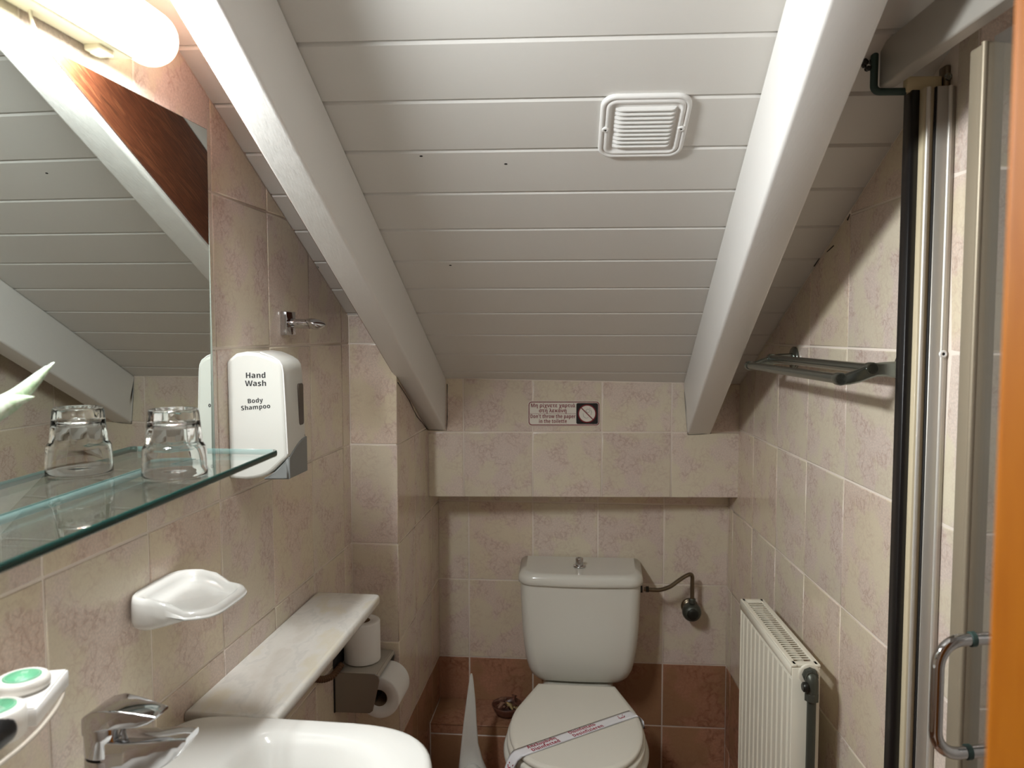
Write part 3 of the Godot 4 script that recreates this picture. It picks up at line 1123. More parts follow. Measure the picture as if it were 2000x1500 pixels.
	# [inset, height, how much the front dips]
	for e in [[0.022, -0.3910, 0.0], [0.009, -0.3900, 0.0], [0.0025, -0.3855, 0.0], [0.0, -0.378, 0.1], [0.0, -0.364, 0.6], [0.0012, -0.3535, 0.9], [0.004, -0.3478, 1.0], [0.0085, -0.3462, 1.0], [0.0125, -0.3482, 1.0], [0.0155, -0.354, 1.0], [0.020, -0.3605, 0.8], [0.029, -0.3640, 0.5], [0.045, -0.3650, 0.4]]:
		var ring := PackedVector3Array()
		var ins: float = e[0]
		for k in n:
			var a := TAU * k / n
			# superellipse outline, flat at the wall
			var c := cos(a)
			var s := sin(a)
			var ex := 0.45
			var x: float = signf(c) * pow(absf(c), ex) * (0.0735 - ins)
			var z: float = signf(s) * pow(absf(s), ex) * (0.0605 - ins)
			var zz := 0.0605 + z
			if ins < 0.01:
				zz -= ins * (1.0 - smoothstep(0.0, 0.05, zz))
			# the tray opens to the front: its lip lies lower than the raised sides
			var dip := smoothstep(0.05, 0.082, zz)
			var drop: float = e[2] * dip * 0.0155
			var grow: float = 1.0 - 0.16 * smoothstep(0.045, 0.121, zz)
			var low := 0.0
			if e[1] < -0.363:
				low = smoothstep(0.02, 0.1, zz) * (-0.363 - e[1]) * 0.62
			ring.append(Vector3(0.207 + x * grow, e[1] - drop + low, zz))
		rings.append(ring)
	g.loft(rings, 0, true, true)
	part("dish", g, M.porcelain, t)


func basin_and_tap() -> void:
	# marble shelf
	var t := thing("marble_shelf", "white veined marble shelf running along the wall beside the basin", "shelf", LF, Vector3(0.5, -0.59, 0))
	var g := G.new()
	var outline := PackedVector2Array([Vector2(0.2772, 0.147), Vector2(0.2772, 0.001), Vector2(0.8215, 0.001)])
	for k in 6:
		var a := PI / 2 * k / 5
		outline.append(Vector2(0.8095 + 0.012 * cos(a), 0.135 + 0.012 * sin(a)))
	var rings := []
	for e in [[0.004, -0.589], [0.001, -0.5865], [0.0, -0.582], [0.0, -0.574], [0.0012, -0.5695], [0.0035, -0.5675], [0.007, -0.567]]:
		var ring := PackedVector3Array()
		for p in G.inset(outline, e[0]):
			ring.append(Vector3(p.x, e[1], maxf(p.y, 0.0008)))
		rings.append(ring)
	g.loft(rings, 0)
	part("slab", g, M.marble, t)

	# wash basin, its back to the wall
	t = thing("wash_basin", "white ceramic wash basin with rounded front below the tap", "sink", LF, Vector3(0.0, -0.78, 0.2))
	g = G.new()
	rings = []
	var n := 64
	var rim := func(ins: float, y: float, back: float, rnd: float) -> PackedVector3Array:
		var ring := PackedVector3Array()
		for k in n:
			var a := TAU * k / n
			var c := cos(a)
			var s := sin(a)
			var ex := rnd if s > 0 else minf(rnd, 0.28)
			var x: float = signf(c) * pow(absf(c), ex) * (0.276 - ins)
			var z: float = signf(s) * pow(absf(s), ex)
			var zc := 0.2
			z = zc + (z * (0.215 - ins) if z > 0 else z * (zc - back))
			ring.append(Vector3(x, y, z))
		return ring
	# outside from below, over the rim and down into the bowl
	for e in [[0.14, -0.77, 0.001, 0.6], [0.11, -0.76, 0.001, 0.58], [0.06, -0.70, 0.001, 0.55], [0.02, -0.63, 0.001, 0.52], [0.004, -0.59, 0.001, 0.5], [0.0, -0.577, 0.001, 0.5], [0.001, -0.571, 0.001, 0.5], [0.005, -0.5672, 0.002, 0.5], [0.010, -0.566, 0.004, 0.5], [0.034, -0.5655, 0.115, 0.55], [0.044, -0.5665, 0.127, 0.58], [0.052, -0.570, 0.134, 0.6], [0.060, -0.578, 0.140, 0.62], [0.072, -0.600, 0.150, 0.66], [0.090, -0.640, 0.165, 0.7], [0.120, -0.68, 0.180, 0.8], [0.16, -0.70, 0.19, 0.9], [0.195, -0.705, 0.195, 1.0]]:
		rings.append(rim.call(e[0], e[1], e[2], e[3]))
	g.loft(rings, 0)
	part("bowl", g, M.porcelain, t)
	g = G.new()
	g.lathe(PackedVector2Array([Vector2(0.02, -0.712), Vector2(0.022, -0.703), Vector2(0.015, -0.7015), Vector2(0.001, -0.7)]), 24, Transform3D(Basis.IDENTITY, Vector3(0, 0, 0.2)))
	part("drain", g, M.chrome, t)

	# tap
	t = thing("basin_tap", "chrome single-lever mixer tap at the back of the basin", "tap", LF, Vector3(-0.01, -0.566, 0.069))
	t.position = LF * Vector3(-0.008, -0.566, 0.073)
	var at := Transform3D(Basis.IDENTITY, Vector3(-0.01, 0, 0.069))
	g = G.new()
	g.lathe(PackedVector2Array([Vector2(0.026, -0.5655), Vector2(0.026, -0.562), Vector2(0.0225, -0.558), Vector2(0.0215, -0.52), Vector2(0.0215, -0.471), Vector2(0.0205, -0.4695)]), 32, at)
	part("body", g, M.chrome, t)
	g = G.new()
	g.lathe(PackedVector2Array([Vector2(0.019, -0.4705), Vector2(0.019, -0.466)]), 24, at)
	part("collar", g, M.dark_gap, t)
	# spout: a flat tongue that rises a little outwards
	g = G.new()
	rings = []
	for e in [[0.075, -0.4475, -0.508, 0.018], [0.10, -0.4468, -0.497, 0.0185], [0.13, -0.4435, -0.482, 0.018], [0.150, -0.4405, -0.470, 0.0165], [0.164, -0.4395, -0.459, 0.015], [0.173, -0.439, -0.446, 0.014]]:
		var ring := PackedVector3Array()
		for p in round_rect(-e[3], e[2], e[3], e[1], 0.003, 3):
			ring.append(Vector3(-0.01 + p.x, p.y, e[0]))
		rings.append(ring)
	g.loft(rings, 0)
	part("spout", g, M.chrome, t)
	# handle: a drum with a long flat lever
	g = G.new()
	g.lathe(PackedVector2Array([Vector2(0.0205, -0.4665), Vector2(0.0215, -0.465), Vector2(0.0215, -0.436), Vector2(0.0205, -0.4315), Vector2(0.012, -0.429)]), 32, at)
	part("drum", g, M.chrome, t)
	g = G.new()
	rings = []
	for e in [[0.0462, -0.430, -0.447, 0.004], [0.0485, -0.4265, -0.446, 0.0105], [0.053, -0.422, -0.443, 0.0165], [0.060, -0.4165, -0.439, 0.0200], [0.069, -0.4115, -0.435, 0.0214], [0.082, -0.4085, -0.4318, 0.0222], [0.100, -0.4100, -0.4305, 0.0195], [0.118, -0.4130, -0.4290, 0.0170], [0.130, -0.4152, -0.4255, 0.0150], [0.1375, -0.4170, -0.4200, 0.0135]]:
		var ring := PackedVector3Array()
		for p in round_rect(-e[3], e[2], e[3], e[1], minf(0.0025, (e[1] - e[2]) * 0.45), 3):
			ring.append(Vector3(-0.01 + p.x, p.y, e[0]))
		rings.append(ring)
	g.loft(rings, 0)
	part("lever", g, M.chrome, t)


func amenities() -> void:
	var y := -0.375
	var t := thing("clear_tray", "small clear wall tray with a rounded corner holding soaps", "tray", LF, Vector3(-0.25, y - 0.004, 0.05))
	var bend := smooth_path([Vector3(-0.03, 0.001, 0), Vector3(-0.033, 0.03, 0), Vector3(-0.042, 0.048, 0), Vector3(-0.057, 0.062, 0), Vector3(-0.084, 0.076, 0), Vector3(-0.114, 0.087, 0), Vector3(-0.144, 0.095, 0), Vector3(-0.187, 0.1, 0), Vector3(-0.3, 0.104, 0)], 4)
	var outline := PackedVector2Array([Vector2(-0.47, 0.001)])
	for q in bend:
		outline.append(Vector2(q.x, q.y))
	outline.append(Vector2(-0.47, 0.105))
	var g := G.new()
	var lay := Transform3D(Basis(Vector3(1, 0, 0), Vector3(0, 0, 1), Vector3(0, -1, 0)), Vector3(0, y, 0))
	g.prism(outline, 0.0, 0.004, 0.0, lay)
	part("pane", g, M.clear_pane, t)
	g = G.new()
	var path := PackedVector3Array()
	for k in range(1, outline.size()):
		path.append(Vector3(outline[k].x, y - 0.002, outline[k].y))
	g.tube(path, 0.0022, 8)
	part("rim", g, M.acrylic_edge, t)

	# flat carton lying on the tray, turned a little from the wall
	var turn := Basis(Vector3.UP, 0.335)
	var bx := Transform3D(turn, Vector3(-0.0935, y + 0.0003, 0.051))
	# its outer long edge faces the room
	t = thing("soap_carton", "flat white carton lying on the clear tray under round soaps", "box", LF, bx.origin)
	g = G.new()
	g.rbox(Vector3(0.0, 0.0085, 0.0), Vector3(0.089, 0.017, 0.048), 0.0007, 1)
	g.turned(bx)
	part("carton", g, M.card, t)
	g = G.new()
	g.rbox(Vector3(0.0, 0.0177, -0.0008), Vector3(0.087, 0.0012, 0.0455), 0.0004, 1)
	g.turned(bx)
	part("lid_flap", g, M.card, t)
	# soaps in pleated paper with a round green label
	var spots := [[Vector3(-0.092, y + 0.0187, 0.045), Vector3(0, 0.4, 0), "round paper-wrapped soap with green label lying on the white carton"], [Vector3(-0.152, y + 0.0003, 0.0665), Vector3(0.0, 1.2, 0), "round paper-wrapped soap with green label at the carton's near end"]]
	for s in spots:
		var h: float = 0.013 if s[0] == spots[0][0] else 0.03
		t = thing("round_soap", s[2], "soap", LF, s[0], "green-labelled guest soaps")
		var xf := Transform3D(Basis.from_euler(s[1]), s[0])
		g = G.new()
		var rings := []
		for e in [[0.016, 0.0], [0.0225, 0.0008], [0.0245, 0.003], [0.025, h * 0.5], [0.0245, h - 0.003], [0.0225, h - 0.0008], [0.0195, h], [0.0180, h - 0.0003]]:
			var ring := PackedVector3Array()
			for k in 72:
				var a := TAU * k / 72
				var r: float = e[0] + (0.00035 if k % 2 == 0 else -0.00025)
				ring.append(xf * Vector3(r * cos(a), e[1], r * sin(a)))
			rings.append(ring)
		g.loft(rings, 0)
		part("wrapper", g, M.soap_wrap, t)
		g = G.new()
		g.lathe(PackedVector2Array([Vector2(0.0172, h - 0.0006), Vector2(0.0172, h + 0.0002), Vector2(0.001, h + 0.0003)]), 40, xf)
		var lab := part("label", g, M.soap_green, t, "round green paper label")
		g = G.new()
		var ring := PackedVector3Array()
		for k in 33:
			ring.append(xf * Vector3(0.0155 * cos(TAU * k / 32), h + 0.0003, 0.0155 * sin(TAU * k / 32)))
		g.tube(ring, 0.0003, 6)
		part("ring_print", g, M.soap_pale, lab)
		lettering("lettering", "III · II", 0.006, M.soap_pale, t, xf * Transform3D(Basis(Vector3(1, 0, 0), Vector3(0, 0, -1), Vector3(0, 1, 0)), Vector3(0, h + 0.0003, 0)), "Droid Serif")
	# small bottle lying on its side; its black cap points into the frame
	t = thing("toiletry_bottle", "small bottle lying on the tray with a black cap", "bottle", LF, Vector3(-0.19, y, 0.087))
	var lie := Transform3D(Basis.from_euler(Vector3(0, 0.12, 0)) * Basis(Vector3(0, 1, 0), Vector3(1, 0, 0), Vector3(0, 0, -1)), Vector3(-0.195, y + 0.0145, 0.084))
	g = G.new()
	g.lathe(PackedVector2Array([Vector2(0.001, 0.0385), Vector2(0.011, 0.038), Vector2(0.0133, 0.0362), Vector2(0.014, 0.033), Vector2(0.0142, 0.0), Vector2(0.0135, -0.001)]), 32, lie)
	part("cap", g, M.black_plastic, t, "black screw cap")
	g = G.new()
	g.lathe(PackedVector2Array([Vector2(0.0105, -0.001), Vector2(0.0135, -0.004), Vector2(0.0142, -0.01), Vector2(0.0142, -0.075), Vector2(0.012, -0.079), Vector2(0.001, -0.08)]), 32, lie)
	part("bottle_body", g, M.white_plastic, t)


func paper_holder() -> void:
	var t := thing("toilet_roll_holder", "grey metal toilet roll holder on the wall under the marble shelf", "holder", LF, Vector3(0.99, -0.89, 0))
	var g := slab(0.917, -0.893, 1.064, -0.745, 0.0005, 0.003)
	part("back_plate", g, M.dark_gap, t)
	# side cheeks
	var cheek := PackedVector2Array([Vector2(0.003, -0.892), Vector2(0.086, -0.890), Vector2(0.094, -0.884), Vector2(0.111, -0.81), Vector2(0.109, -0.799), Vector2(0.101, -0.795), Vector2(0.003, -0.795)])
	for x in [0.919, 1.056]:
		g = G.new()
		var rings := []
		for e in [[0.0, 0.0012], [0.001, 0.0], [0.003, 0.0], [0.004, 0.0012]]:
			var ring := PackedVector3Array()
			for p in G.inset(cheek, e[1]):
				ring.append(Vector3(x + e[0], p.y, p.x))
			rings.append(ring)
		g.loft(rings, FLAT)
		part("cheek", g, M.steel_satin, t)
	g = G.new()
	g.rbox(Vector3(0.9895, -0.7955, 0.0535), Vector3(0.139, 0.004, 0.102), 0.0018)
	g.rbox(Vector3(0.9895, -0.800, 0.106), Vector3(0.139, 0.012, 0.006), 0.0028)
	part("lid", g, M.satin_aluminium, t)
	g = G.new()
	g.tube(PackedVector3Array([Vector3(0.921, -0.862, 0.093), Vector3(1.058, -0.862, 0.093)]), 0.008, 14)
	part("spindle", g, M.dull_chrome, t)
	var roll := func(called: String, label: String, xf: Transform3D, h: float, r: float) -> void:
		var o := thing(called, label, "toilet paper", LF, xf.origin, "white toilet rolls by the holder")
		var q := G.new()
		q.lathe(PackedVector2Array([Vector2(0.0205, 0.0), Vector2(r - 0.003, 0.0), Vector2(r - 0.0006, 0.001), Vector2(r, 0.003), Vector2(r, h - 0.003), Vector2(r - 0.0006, h - 0.001), Vector2(r - 0.003, h), Vector2(0.0205, h), Vector2(0.0205, h), Vector2(0.0205, 0.0)]), 48, xf, false)
		part("paper", q, M.paper, o)
		q = G.new()
		q.lathe(PackedVector2Array([Vector2(0.0203, 0.0008), Vector2(0.0203, h - 0.0008), Vector2(0.0192, h - 0.0008), Vector2(0.0192, 0.0008), Vector2(0.0203, 0.0008)]), 32, xf, false)
		part("core", q, M.card_tube, o, "brown cardboard core")
	roll.call("toilet_roll", "white toilet roll hanging in the wall holder", Transform3D(Basis(Vector3(0, 1, 0), Vector3(1, 0, 0), Vector3(0, 0, -1)), Vector3(0.94, -0.862, 0.103)), 0.1, 0.05)
	roll.call("toilet_roll", "spare white toilet roll standing upright on top of the holder", Transform3D(Basis.IDENTITY, Vector3(0.992, -0.7925, 0.0475)), 0.098, 0.044)
	# braided cord that hangs under the marble and is caught on the holder
	t = thing("braided_cord", "dark brown braided cord looped between marble shelf and roll holder", "cord", LF, Vector3(0.85, -0.775, 0.012))
	var path := smooth_path([Vector3(0.70, -0.62, 0.012), Vector3(0.725, -0.69, 0.012), Vector3(0.762, -0.735, 0.012), Vector3(0.80, -0.757, 0.012), Vector3(0.84, -0.774, 0.012), Vector3(0.882, -0.786, 0.012), Vector3(0.915, -0.7855, 0.0125), Vector3(0.936, -0.7835, 0.014)], 10)
	for strand in 3:
		g = G.new()
		var sp := PackedVector3Array()
		for i in path.size():
			var tn := (path[mini(i + 1, path.size() - 1)] - path[maxi(i - 1, 0)]).normalized()
			var x := tn.cross(Vector3(0, 0.3, 1).normalized()).normalized()
			var yv := tn.cross(x)
			var a := i * 0.62 + strand * TAU / 3
			sp.append(path[i] + (x * cos(a) + yv * sin(a)) * 0.0042)
		g.tube(sp, 0.0036, 8)
		part("strand", g, M.braid, t)


func toilet() -> void:
	var cx := 0.352
	var t := thing("toilet", "white close-coupled toilet with closed lid against the back wall", "toilet", WF, Vector3(cx, -EYE, 0.35))
	# tank: plan is flat at the wall with rounded front corners
	var plan := func(hw_back: float, hw: float, z1: float, r: float, y: float, shift := 0.0) -> PackedVector3Array:
		var ring := PackedVector3Array()
		ring.append(Vector3(cx - hw_back, y, 0.012))
		for k in 9:
			var a := PI - PI / 2 * k / 8
			ring.append(Vector3(cx - hw + r + r * cos(a), y, z1 - r + r * sin(a)))
		for k in range(1, 8):
			var f := k / 8.0
			ring.append(Vector3(cx + (2 * f - 1) * (hw - r), y, z1 + shift * sin(PI * f)))
		for k in 9:
			var a := PI / 2 - PI / 2 * k / 8
			ring.append(Vector3(cx + hw - r + r * cos(a), y, z1 - r + r * sin(a)))
		ring.append(Vector3(cx + hw_back, y, 0.012))
		return ring
	var g := G.new()
	var rings := []
	for e in [[0.100, 0.120, -1.0345], [0.118, 0.140, -1.0325], [0.132, 0.158, -1.024], [0.144, 0.172, -1.008], [0.153, 0.181, -0.985], [0.160, 0.186, -0.955], [0.166, 0.189, -0.91], [0.171, 0.190, -0.85], [0.174, 0.190, -0.78], [0.1755, 0.190, -0.728]]:
		rings.append(plan.call(e[0] + 0.004, e[0], e[1], 0.036, e[2], 0.004))
	g.loft(rings, 0)
	part("tank", g, M.old_porcelain, t)
	g = G.new()
	rings = []
	for e in [[0.172, 0.188, -0.728], [0.179, 0.196, -0.7275], [0.1815, 0.199, -0.7245], [0.182, 0.2, -0.716], [0.1805, 0.199, -0.706], [0.1765, 0.196, -0.700], [0.172, 0.192, -0.6965], [0.1665, 0.187, -0.6942], [0.162, 0.183, -0.6933], [0.160, 0.181, -0.6932]]:
		rings.append(plan.call(e[0] + 0.004, e[0], e[1], minf(0.045, e[0] * 0.3), e[2], 0.006))
	g.loft(rings, 0)
	part("tank_lid", g, M.old_porcelain, t)
	g = G.new()
	g.lathe(PackedVector2Array([Vector2(0.019, -0.692), Vector2(0.019, -0.6895), Vector2(0.0165, -0.688), Vector2(0.0118, -0.6875)]), 28, Transform3D(Basis.IDENTITY, Vector3(0.349, 0, 0.112)))
	var ring_o := part("button_ring", g, M.chrome, t)
	g = G.new()
	g.lathe(PackedVector2Array([Vector2(0.0115, -0.689), Vector2(0.0115, -0.669), Vector2(0.0105, -0.6665), Vector2(0.006, -0.6655), Vector2(0.0055, -0.667), Vector2(0.001, -0.667)]), 28, Transform3D(Basis.IDENTITY, Vector3(0.349, 0, 0.112)))
	part("flush_button", g, M.chrome, ring_o, "chrome flush button")
	# seat and lid outline (x from the middle, distance from the wall), traced clockwise
	var half := [Vector2(0.108, 0.270), Vector2(0.122, 0.312), Vector2(0.139, 0.364), Vector2(0.158, 0.425), Vector2(0.1655, 0.478), Vector2(0.1655, 0.525), Vector2(0.157, 0.578), Vector2(0.139, 0.626), Vector2(0.108, 0.668), Vector2(0.066, 0.694), Vector2(0.022, 0.703)]
	var curve := Curve2D.new()
	for k in half.size():
		var tn: Vector2 = (half[mini(k + 1, half.size() - 1)] - half[maxi(k - 1, 0)]) / 6.0
		curve.add_point(half[k], -tn if k > 0 else Vector2.ZERO, tn)
	var right := PackedVector2Array()
	for k in half.size() - 1:
		for m in 4:
			right.append(curve.sample(k, m / 4.0))
	right.append(half[-1])
	var outline := PackedVector2Array()
	for p in right:
		outline.append(Vector2(0.342 + p.x, p.y))
	for k in range(right.size() - 1, -1, -1):
		outline.append(Vector2(0.342 - right[k].x, right[k].y))
	var stack := func(levels: Array, grow: float) -> G:
		var q := G.new()
		var rr := []
		for e in levels:
			var ring := PackedVector3Array()
			for p in G.inset(outline, e[0] - grow):
				ring.append(Vector3(p.x, e[1], p.y))
			rr.append(ring)
		q.loft(rr, 0)
		return q
	part("lid", stack.call([[0.008, -0.9945], [0.002, -0.993], [0.0, -0.990], [0.0, -0.986], [0.0015, -0.983], [0.005, -0.981], [0.012, -0.980]], 0.0), M.seat_plastic, t)
	part("seat_ring", stack.call([[0.008, -1.0185], [0.002, -1.017], [0.0, -1.013], [0.0, -1.002], [0.002, -0.998], [0.008, -0.9962]], 0.006), M.seat_plastic, t)
	for s in [-1, 1]:
		g = G.new()
		g.tube(PackedVector3Array([Vector3(0.345 + s * 0.06, -1.0, 0.262), Vector3(0.345 + s * 0.095, -1.0, 0.262)]), 0.009, 14)
		part("hinge", g, M.seat_plastic, t)
	# bowl, rim to foot
	g = G.new()
	rings = []
	for e in [[0.105, -1.4, 0.05], [0.10, -1.39, 0.05], [0.098, -1.3, 0.05], [0.085, -1.2, 0.04], [0.05, -1.12, 0.02], [0.015, -1.06, 0.0], [-0.012, -1.040, 0.0], [-0.0145, -1.030, 0.0], [-0.010, -1.0215, 0.0], [0.006, -1.020, 0.0]]:
		var ring := PackedVector3Array()
		for p in G.inset(outline, maxf(e[0], -0.02)):
			var z: float = p.y
			if p.y < 0.3:
				z = p.y - 0.2 * clampf(e[0] * 6.0, 0.0, 1.0) * 0.4
			ring.append(Vector3(p.x, e[1], z))
		rings.append(ring)
	g.loft(rings, 0)
	g.rbox(Vector3(0.346, -1.06, 0.16), Vector3(0.21, 0.05, 0.29), 0.018)
	g.rbox(Vector3(0.346, -1.23, 0.275), Vector3(0.18, 0.338, 0.21), 0.03)
	part("bowl", g, M.old_porcelain, t)

	# paper band round lid and seat
	t = thing("disinfection_band", "white printed paper band wrapped across the closed toilet lid", "paper band", WF, Vector3(0.345, -0.98, 0.53))
	var a0 := Vector2(0.205, 0.645)
	var a1 := Vector2(0.492, 0.426)
	var dir := (a1 - a0).normalized()
	var wid := Vector2(-dir.y, dir.x)
	if wid.y < 0:
		wid = -wid
	g = G.new()
	rings = []
	var steps := [[-0.028, -1.045], [-0.0235, -1.02], [-0.016, -1.0], [-0.0075, -0.987], [0.003, -0.9797], [0.02, -0.979], [0.1, -0.9788], [0.2, -0.9785], [0.3, -0.9789], [0.347, -0.979], [0.359, -0.9797], [0.3685, -0.987], [0.377, -0.998], [0.381, -1.02]]
	for e in steps:
		var c: Vector2 = a0 + dir * e[0]
		var ring := PackedVector3Array()
		for q in [[-0.0185, 0.0], [-0.009, 0.0004], [0.0, 0.0005], [0.009, 0.0004], [0.0185, 0.0], [0.009, -0.0001], [0.0, -0.0001], [-0.009, -0.0001]]:
			var p: Vector2 = c + wid * q[0]
			ring.append(Vector3(p.x, e[1] + q[1] + 0.0004, p.y))
		rings.append(ring)
	g.loft(rings, 0)
	part("strip", g, M.paper_band, t)
	# words run along the band, seen from the front of the toilet
	var bx := Basis(Vector3(dir.x, 0, dir.y), Vector3(-wid.x, 0, -wid.y), Vector3.UP)
	for e in [["Απελυμάνθη", 0.0755, 0.0078, 0.082], ["Disinfected", 0.0775, -0.0078, 0.08], ["Disinfettato", 0.197, 0.0078, 0.08], ["Desinfizieren", 0.204, -0.0078, 0.092]]:
		var c: Vector2 = a0 + dir * e[1] - wid * e[2]
		lettering("lettering", e[0], 0.0112, M.ink_red, t, Transform3D(bx, Vector3(c.x, -0.97755, c.y)), "Droid Sans", true, 1.0, e[3])
	# little smiling mark at both ends
	for e in [[Vector3(0, 0, 0), 0.318], [Vector3(1, 0, 0), -0.0175]]:
		var c: Vector2 = a0 + dir * e[1]
		var fr := Transform3D(bx, Vector3(c.x, -0.9778, c.y))
		if e[1] < 0:
			fr = Transform3D(Basis(Vector3(wid.x, 0, wid.y), Vector3(dir.x * 0.32, 0.947, dir.y * 0.32), Vector3(-dir.x * 0.947, 0.32, -dir.y * 0.947)), Vector3(c.x, -1.004, c.y) - Vector3(dir.x, 0, dir.y) * 0.001)
		g = G.new()
		var mark := PackedVector3Array()
		for p in [Vector2(-0.0095, 0.001), Vector2(-0.007, -0.004), Vector2(-0.002, -0.005), Vector2(0.0005, -0.001), Vector2(0.003, -0.005), Vector2(0.008, -0.003), Vector2(0.0095, 0.001)]:
			mark.append(fr * Vector3(p.x, p.y, 0.0))
		g.tube(mark, 0.0011, 6)
		g.rbox(Vector3.ZERO, Vector3(0.003, 0.003, 0.001), 0.0004, 1)
		for i in range(g.P.size() - 1, -1, -1):
			if g.P[i].length() < 0.004:
				g.P[i] = fr * (g.P[i] + Vector3(-0.006, 0.0065, 0))
		g.tube(PackedVector3Array([fr * Vector3(0.007, 0.0045, 0), fr * Vector3(0.009, 0.008, 0)]), 0.0009, 6)
		part("mark", g, M.ink_red, t)


func back_wall_things() -> void:
	# sign on the bulkhead
	var t := thing("wall_sign", "small red and white bilingual no-paper sign on the bulkhead tiles", "sign", BF, Vector3(0.297, -0.269, 0))
	var g := G.new()
	g.prism(round_rect(0.1915, -0.269, 0.4025, -0.1953, 0.011), 0.0006, 0.0022, 0.0003)
	part("plate", g, M.sign_white, t)
	var frame := func(o: PackedVector2Array, i: PackedVector2Array, z: float) -> G:
		var q := G.new()
		var a := PackedVector3Array()
		var b := PackedVector3Array()
		var c := PackedVector3Array()
		var d := PackedVector3Array()
		for k in o.size():
			a.append(Vector3(o[k].x, o[k].y, z - 0.0004))
			b.append(Vector3(o[k].x, o[k].y, z))
			c.append(Vector3(i[k].x, i[k].y, z))
			d.append(Vector3(i[k].x, i[k].y, z - 0.0004))
		q.loft([a, b, c, d, a], FLAT, false, false)
		return q
	part("red_border", frame.call(round_rect(0.1935, -0.267, 0.4005, -0.1973, 0.0095), round_rect(0.196, -0.2645, 0.398, -0.1998, 0.0075), 0.0026), M.ink_dark_red, t)
	g = G.new()
	g.prism(round_rect(0.333, -0.2632, 0.3965, -0.2015, 0.005), 0.0018, 0.00255, 0.0)
	part("black_panel", g, M.sign_black, t, "black panel with red prohibition ring")
	part("ring", frame.call(circle(Vector2(0.3645, -0.2325), 0.0268, 48), circle(Vector2(0.3645, -0.2325), 0.0235, 48), 0.0031), M.ink_dark_red, t)
	g = G.new()
	g.prism(circle(Vector2(0.3645, -0.2325), 0.0236, 48), 0.0022, 0.0028)
	part("white_disc", g, M.sign_white, t)
	g = G.new()
	g.tube(PackedVector3Array([Vector3(0.348, -0.216, 0.0029), Vector3(0.381, -0.249, 0.0029)]), 0.0016, 6)
	part("slash", g, M.ink_dark_red, t)
	# the little sketch of a toilet with paper under the slash
	g = G.new()
	g.tube(smooth_path([Vector3(0.361, -0.2235, 0.0029), Vector3(0.366, -0.219, 0.0029), Vector3(0.372, -0.2225, 0.0029), Vector3(0.369, -0.229, 0.0029), Vector3(0.363, -0.2275, 0.0029), Vector3(0.361, -0.2235, 0.0029)], 4), 0.0005, 5)
	g.tube(smooth_path([Vector3(0.353, -0.231, 0.0029), Vector3(0.3545, -0.241, 0.0029), Vector3(0.362, -0.246, 0.0029), Vector3(0.368, -0.2435, 0.0029)], 4), 0.0005, 5)
	g.tube(smooth_path([Vector3(0.375, -0.221, 0.0029), Vector3(0.3775, -0.229, 0.0029), Vector3(0.3755, -0.236, 0.0029)], 4), 0.0005, 5)
	g.tube(PackedVector3Array([Vector3(0.372, -0.2155, 0.0029), Vector3(0.3735, -0.2195, 0.0029)]), 0.0005, 5)
	part("sketch", g, M.ink_grey, t)
	g = G.new()
	g.box(Vector3(0.2645, -0.2328, 0.0024), Vector3(0.135, 0.0008, 0.0006), 0.0001)
	part("dividing_line", g, M.ink_dark_red, t)
	for e in [["Μη ρίχνετε χαρτιά", -0.2085, 0.0108, 0.1285], ["στη λεκάνη", -0.2235, 0.0108, 0.08], ["Don't throw the paper", -0.2405, 0.0108, 0.1315], ["in the toilette", -0.2548, 0.0108, 0.081]]:
		lettering("lettering", e[0], e[2], M.ink_dark_red, t, Transform3D(Basis.IDENTITY, Vector3(0.2645, e[1], 0.0023)), "Droid Sans", true, 1.0, e[3])

	# round-cornered vent in the ceiling
	t = thing("ceiling_vent", "white louvred vent with rounded corners in the sloped board ceiling", "vent", CF, Vector3(0.464, 1.048, 0))
	var tilt := 0.0
	var c := Vector2(0.4635, 1.048)
	var hw := 0.0715
	var hh := 0.0725
	var rr := func(ins: float, r: float) -> PackedVector2Array:
		return round_rect(c.x - hw + ins, c.y - hh + ins, c.x + hw - ins, c.y + hh - ins, maxf(r - ins * 0.8, 0.004), 6)
	g = G.new()
	var rings := []
	for e in [[0.0, 0.0002], [0.0, 0.004], [0.0015, 0.0062], [0.0045, 0.0068], [0.0068, 0.006], [0.008, 0.0042], [0.0094, 0.0056], [0.0112, 0.0068], [0.0135, 0.0072], [0.0152, 0.0064], [0.0166, 0.0038], [0.02, 0.003]]:
		var ring := PackedVector3Array()
		for p in rr.call(e[0], 0.024):
			ring.append(Vector3(p.x, p.y, e[1]))
		rings.append(ring)
	g.loft(rings, 0)
	part("frame", g, M.white_enamel, t)
	for k in 10:
		var y0 := c.y - 0.0475 + 0.0095 * k
		g = G.new()
		rings = []
		for e in [[-0.049, 0.0], [-0.0445, 0.75], [-0.041, 1.0], [0.041, 1.0], [0.0445, 0.75], [0.049, 0.0]]:
			var ring := PackedVector3Array()
			var h: float = 0.0026 + 0.0076 * e[1]
			ring.append(Vector3(c.x + e[0], y0 - 0.0001, 0.0024))
			ring.append(Vector3(c.x + e[0], y0 + 0.0015, h * 0.62 + 0.0008))
			ring.append(Vector3(c.x + e[0], y0 + 0.0062, h))
			ring.append(Vector3(c.x + e[0], y0 + 0.0076, h - 0.0004 * e[1]))
			ring.append(Vector3(c.x + e[0], y0 + 0.008, 0.0024))
			rings.append(ring)
		g.loft(rings, FLAT)
		part("slat", g, M.white_enamel, t)
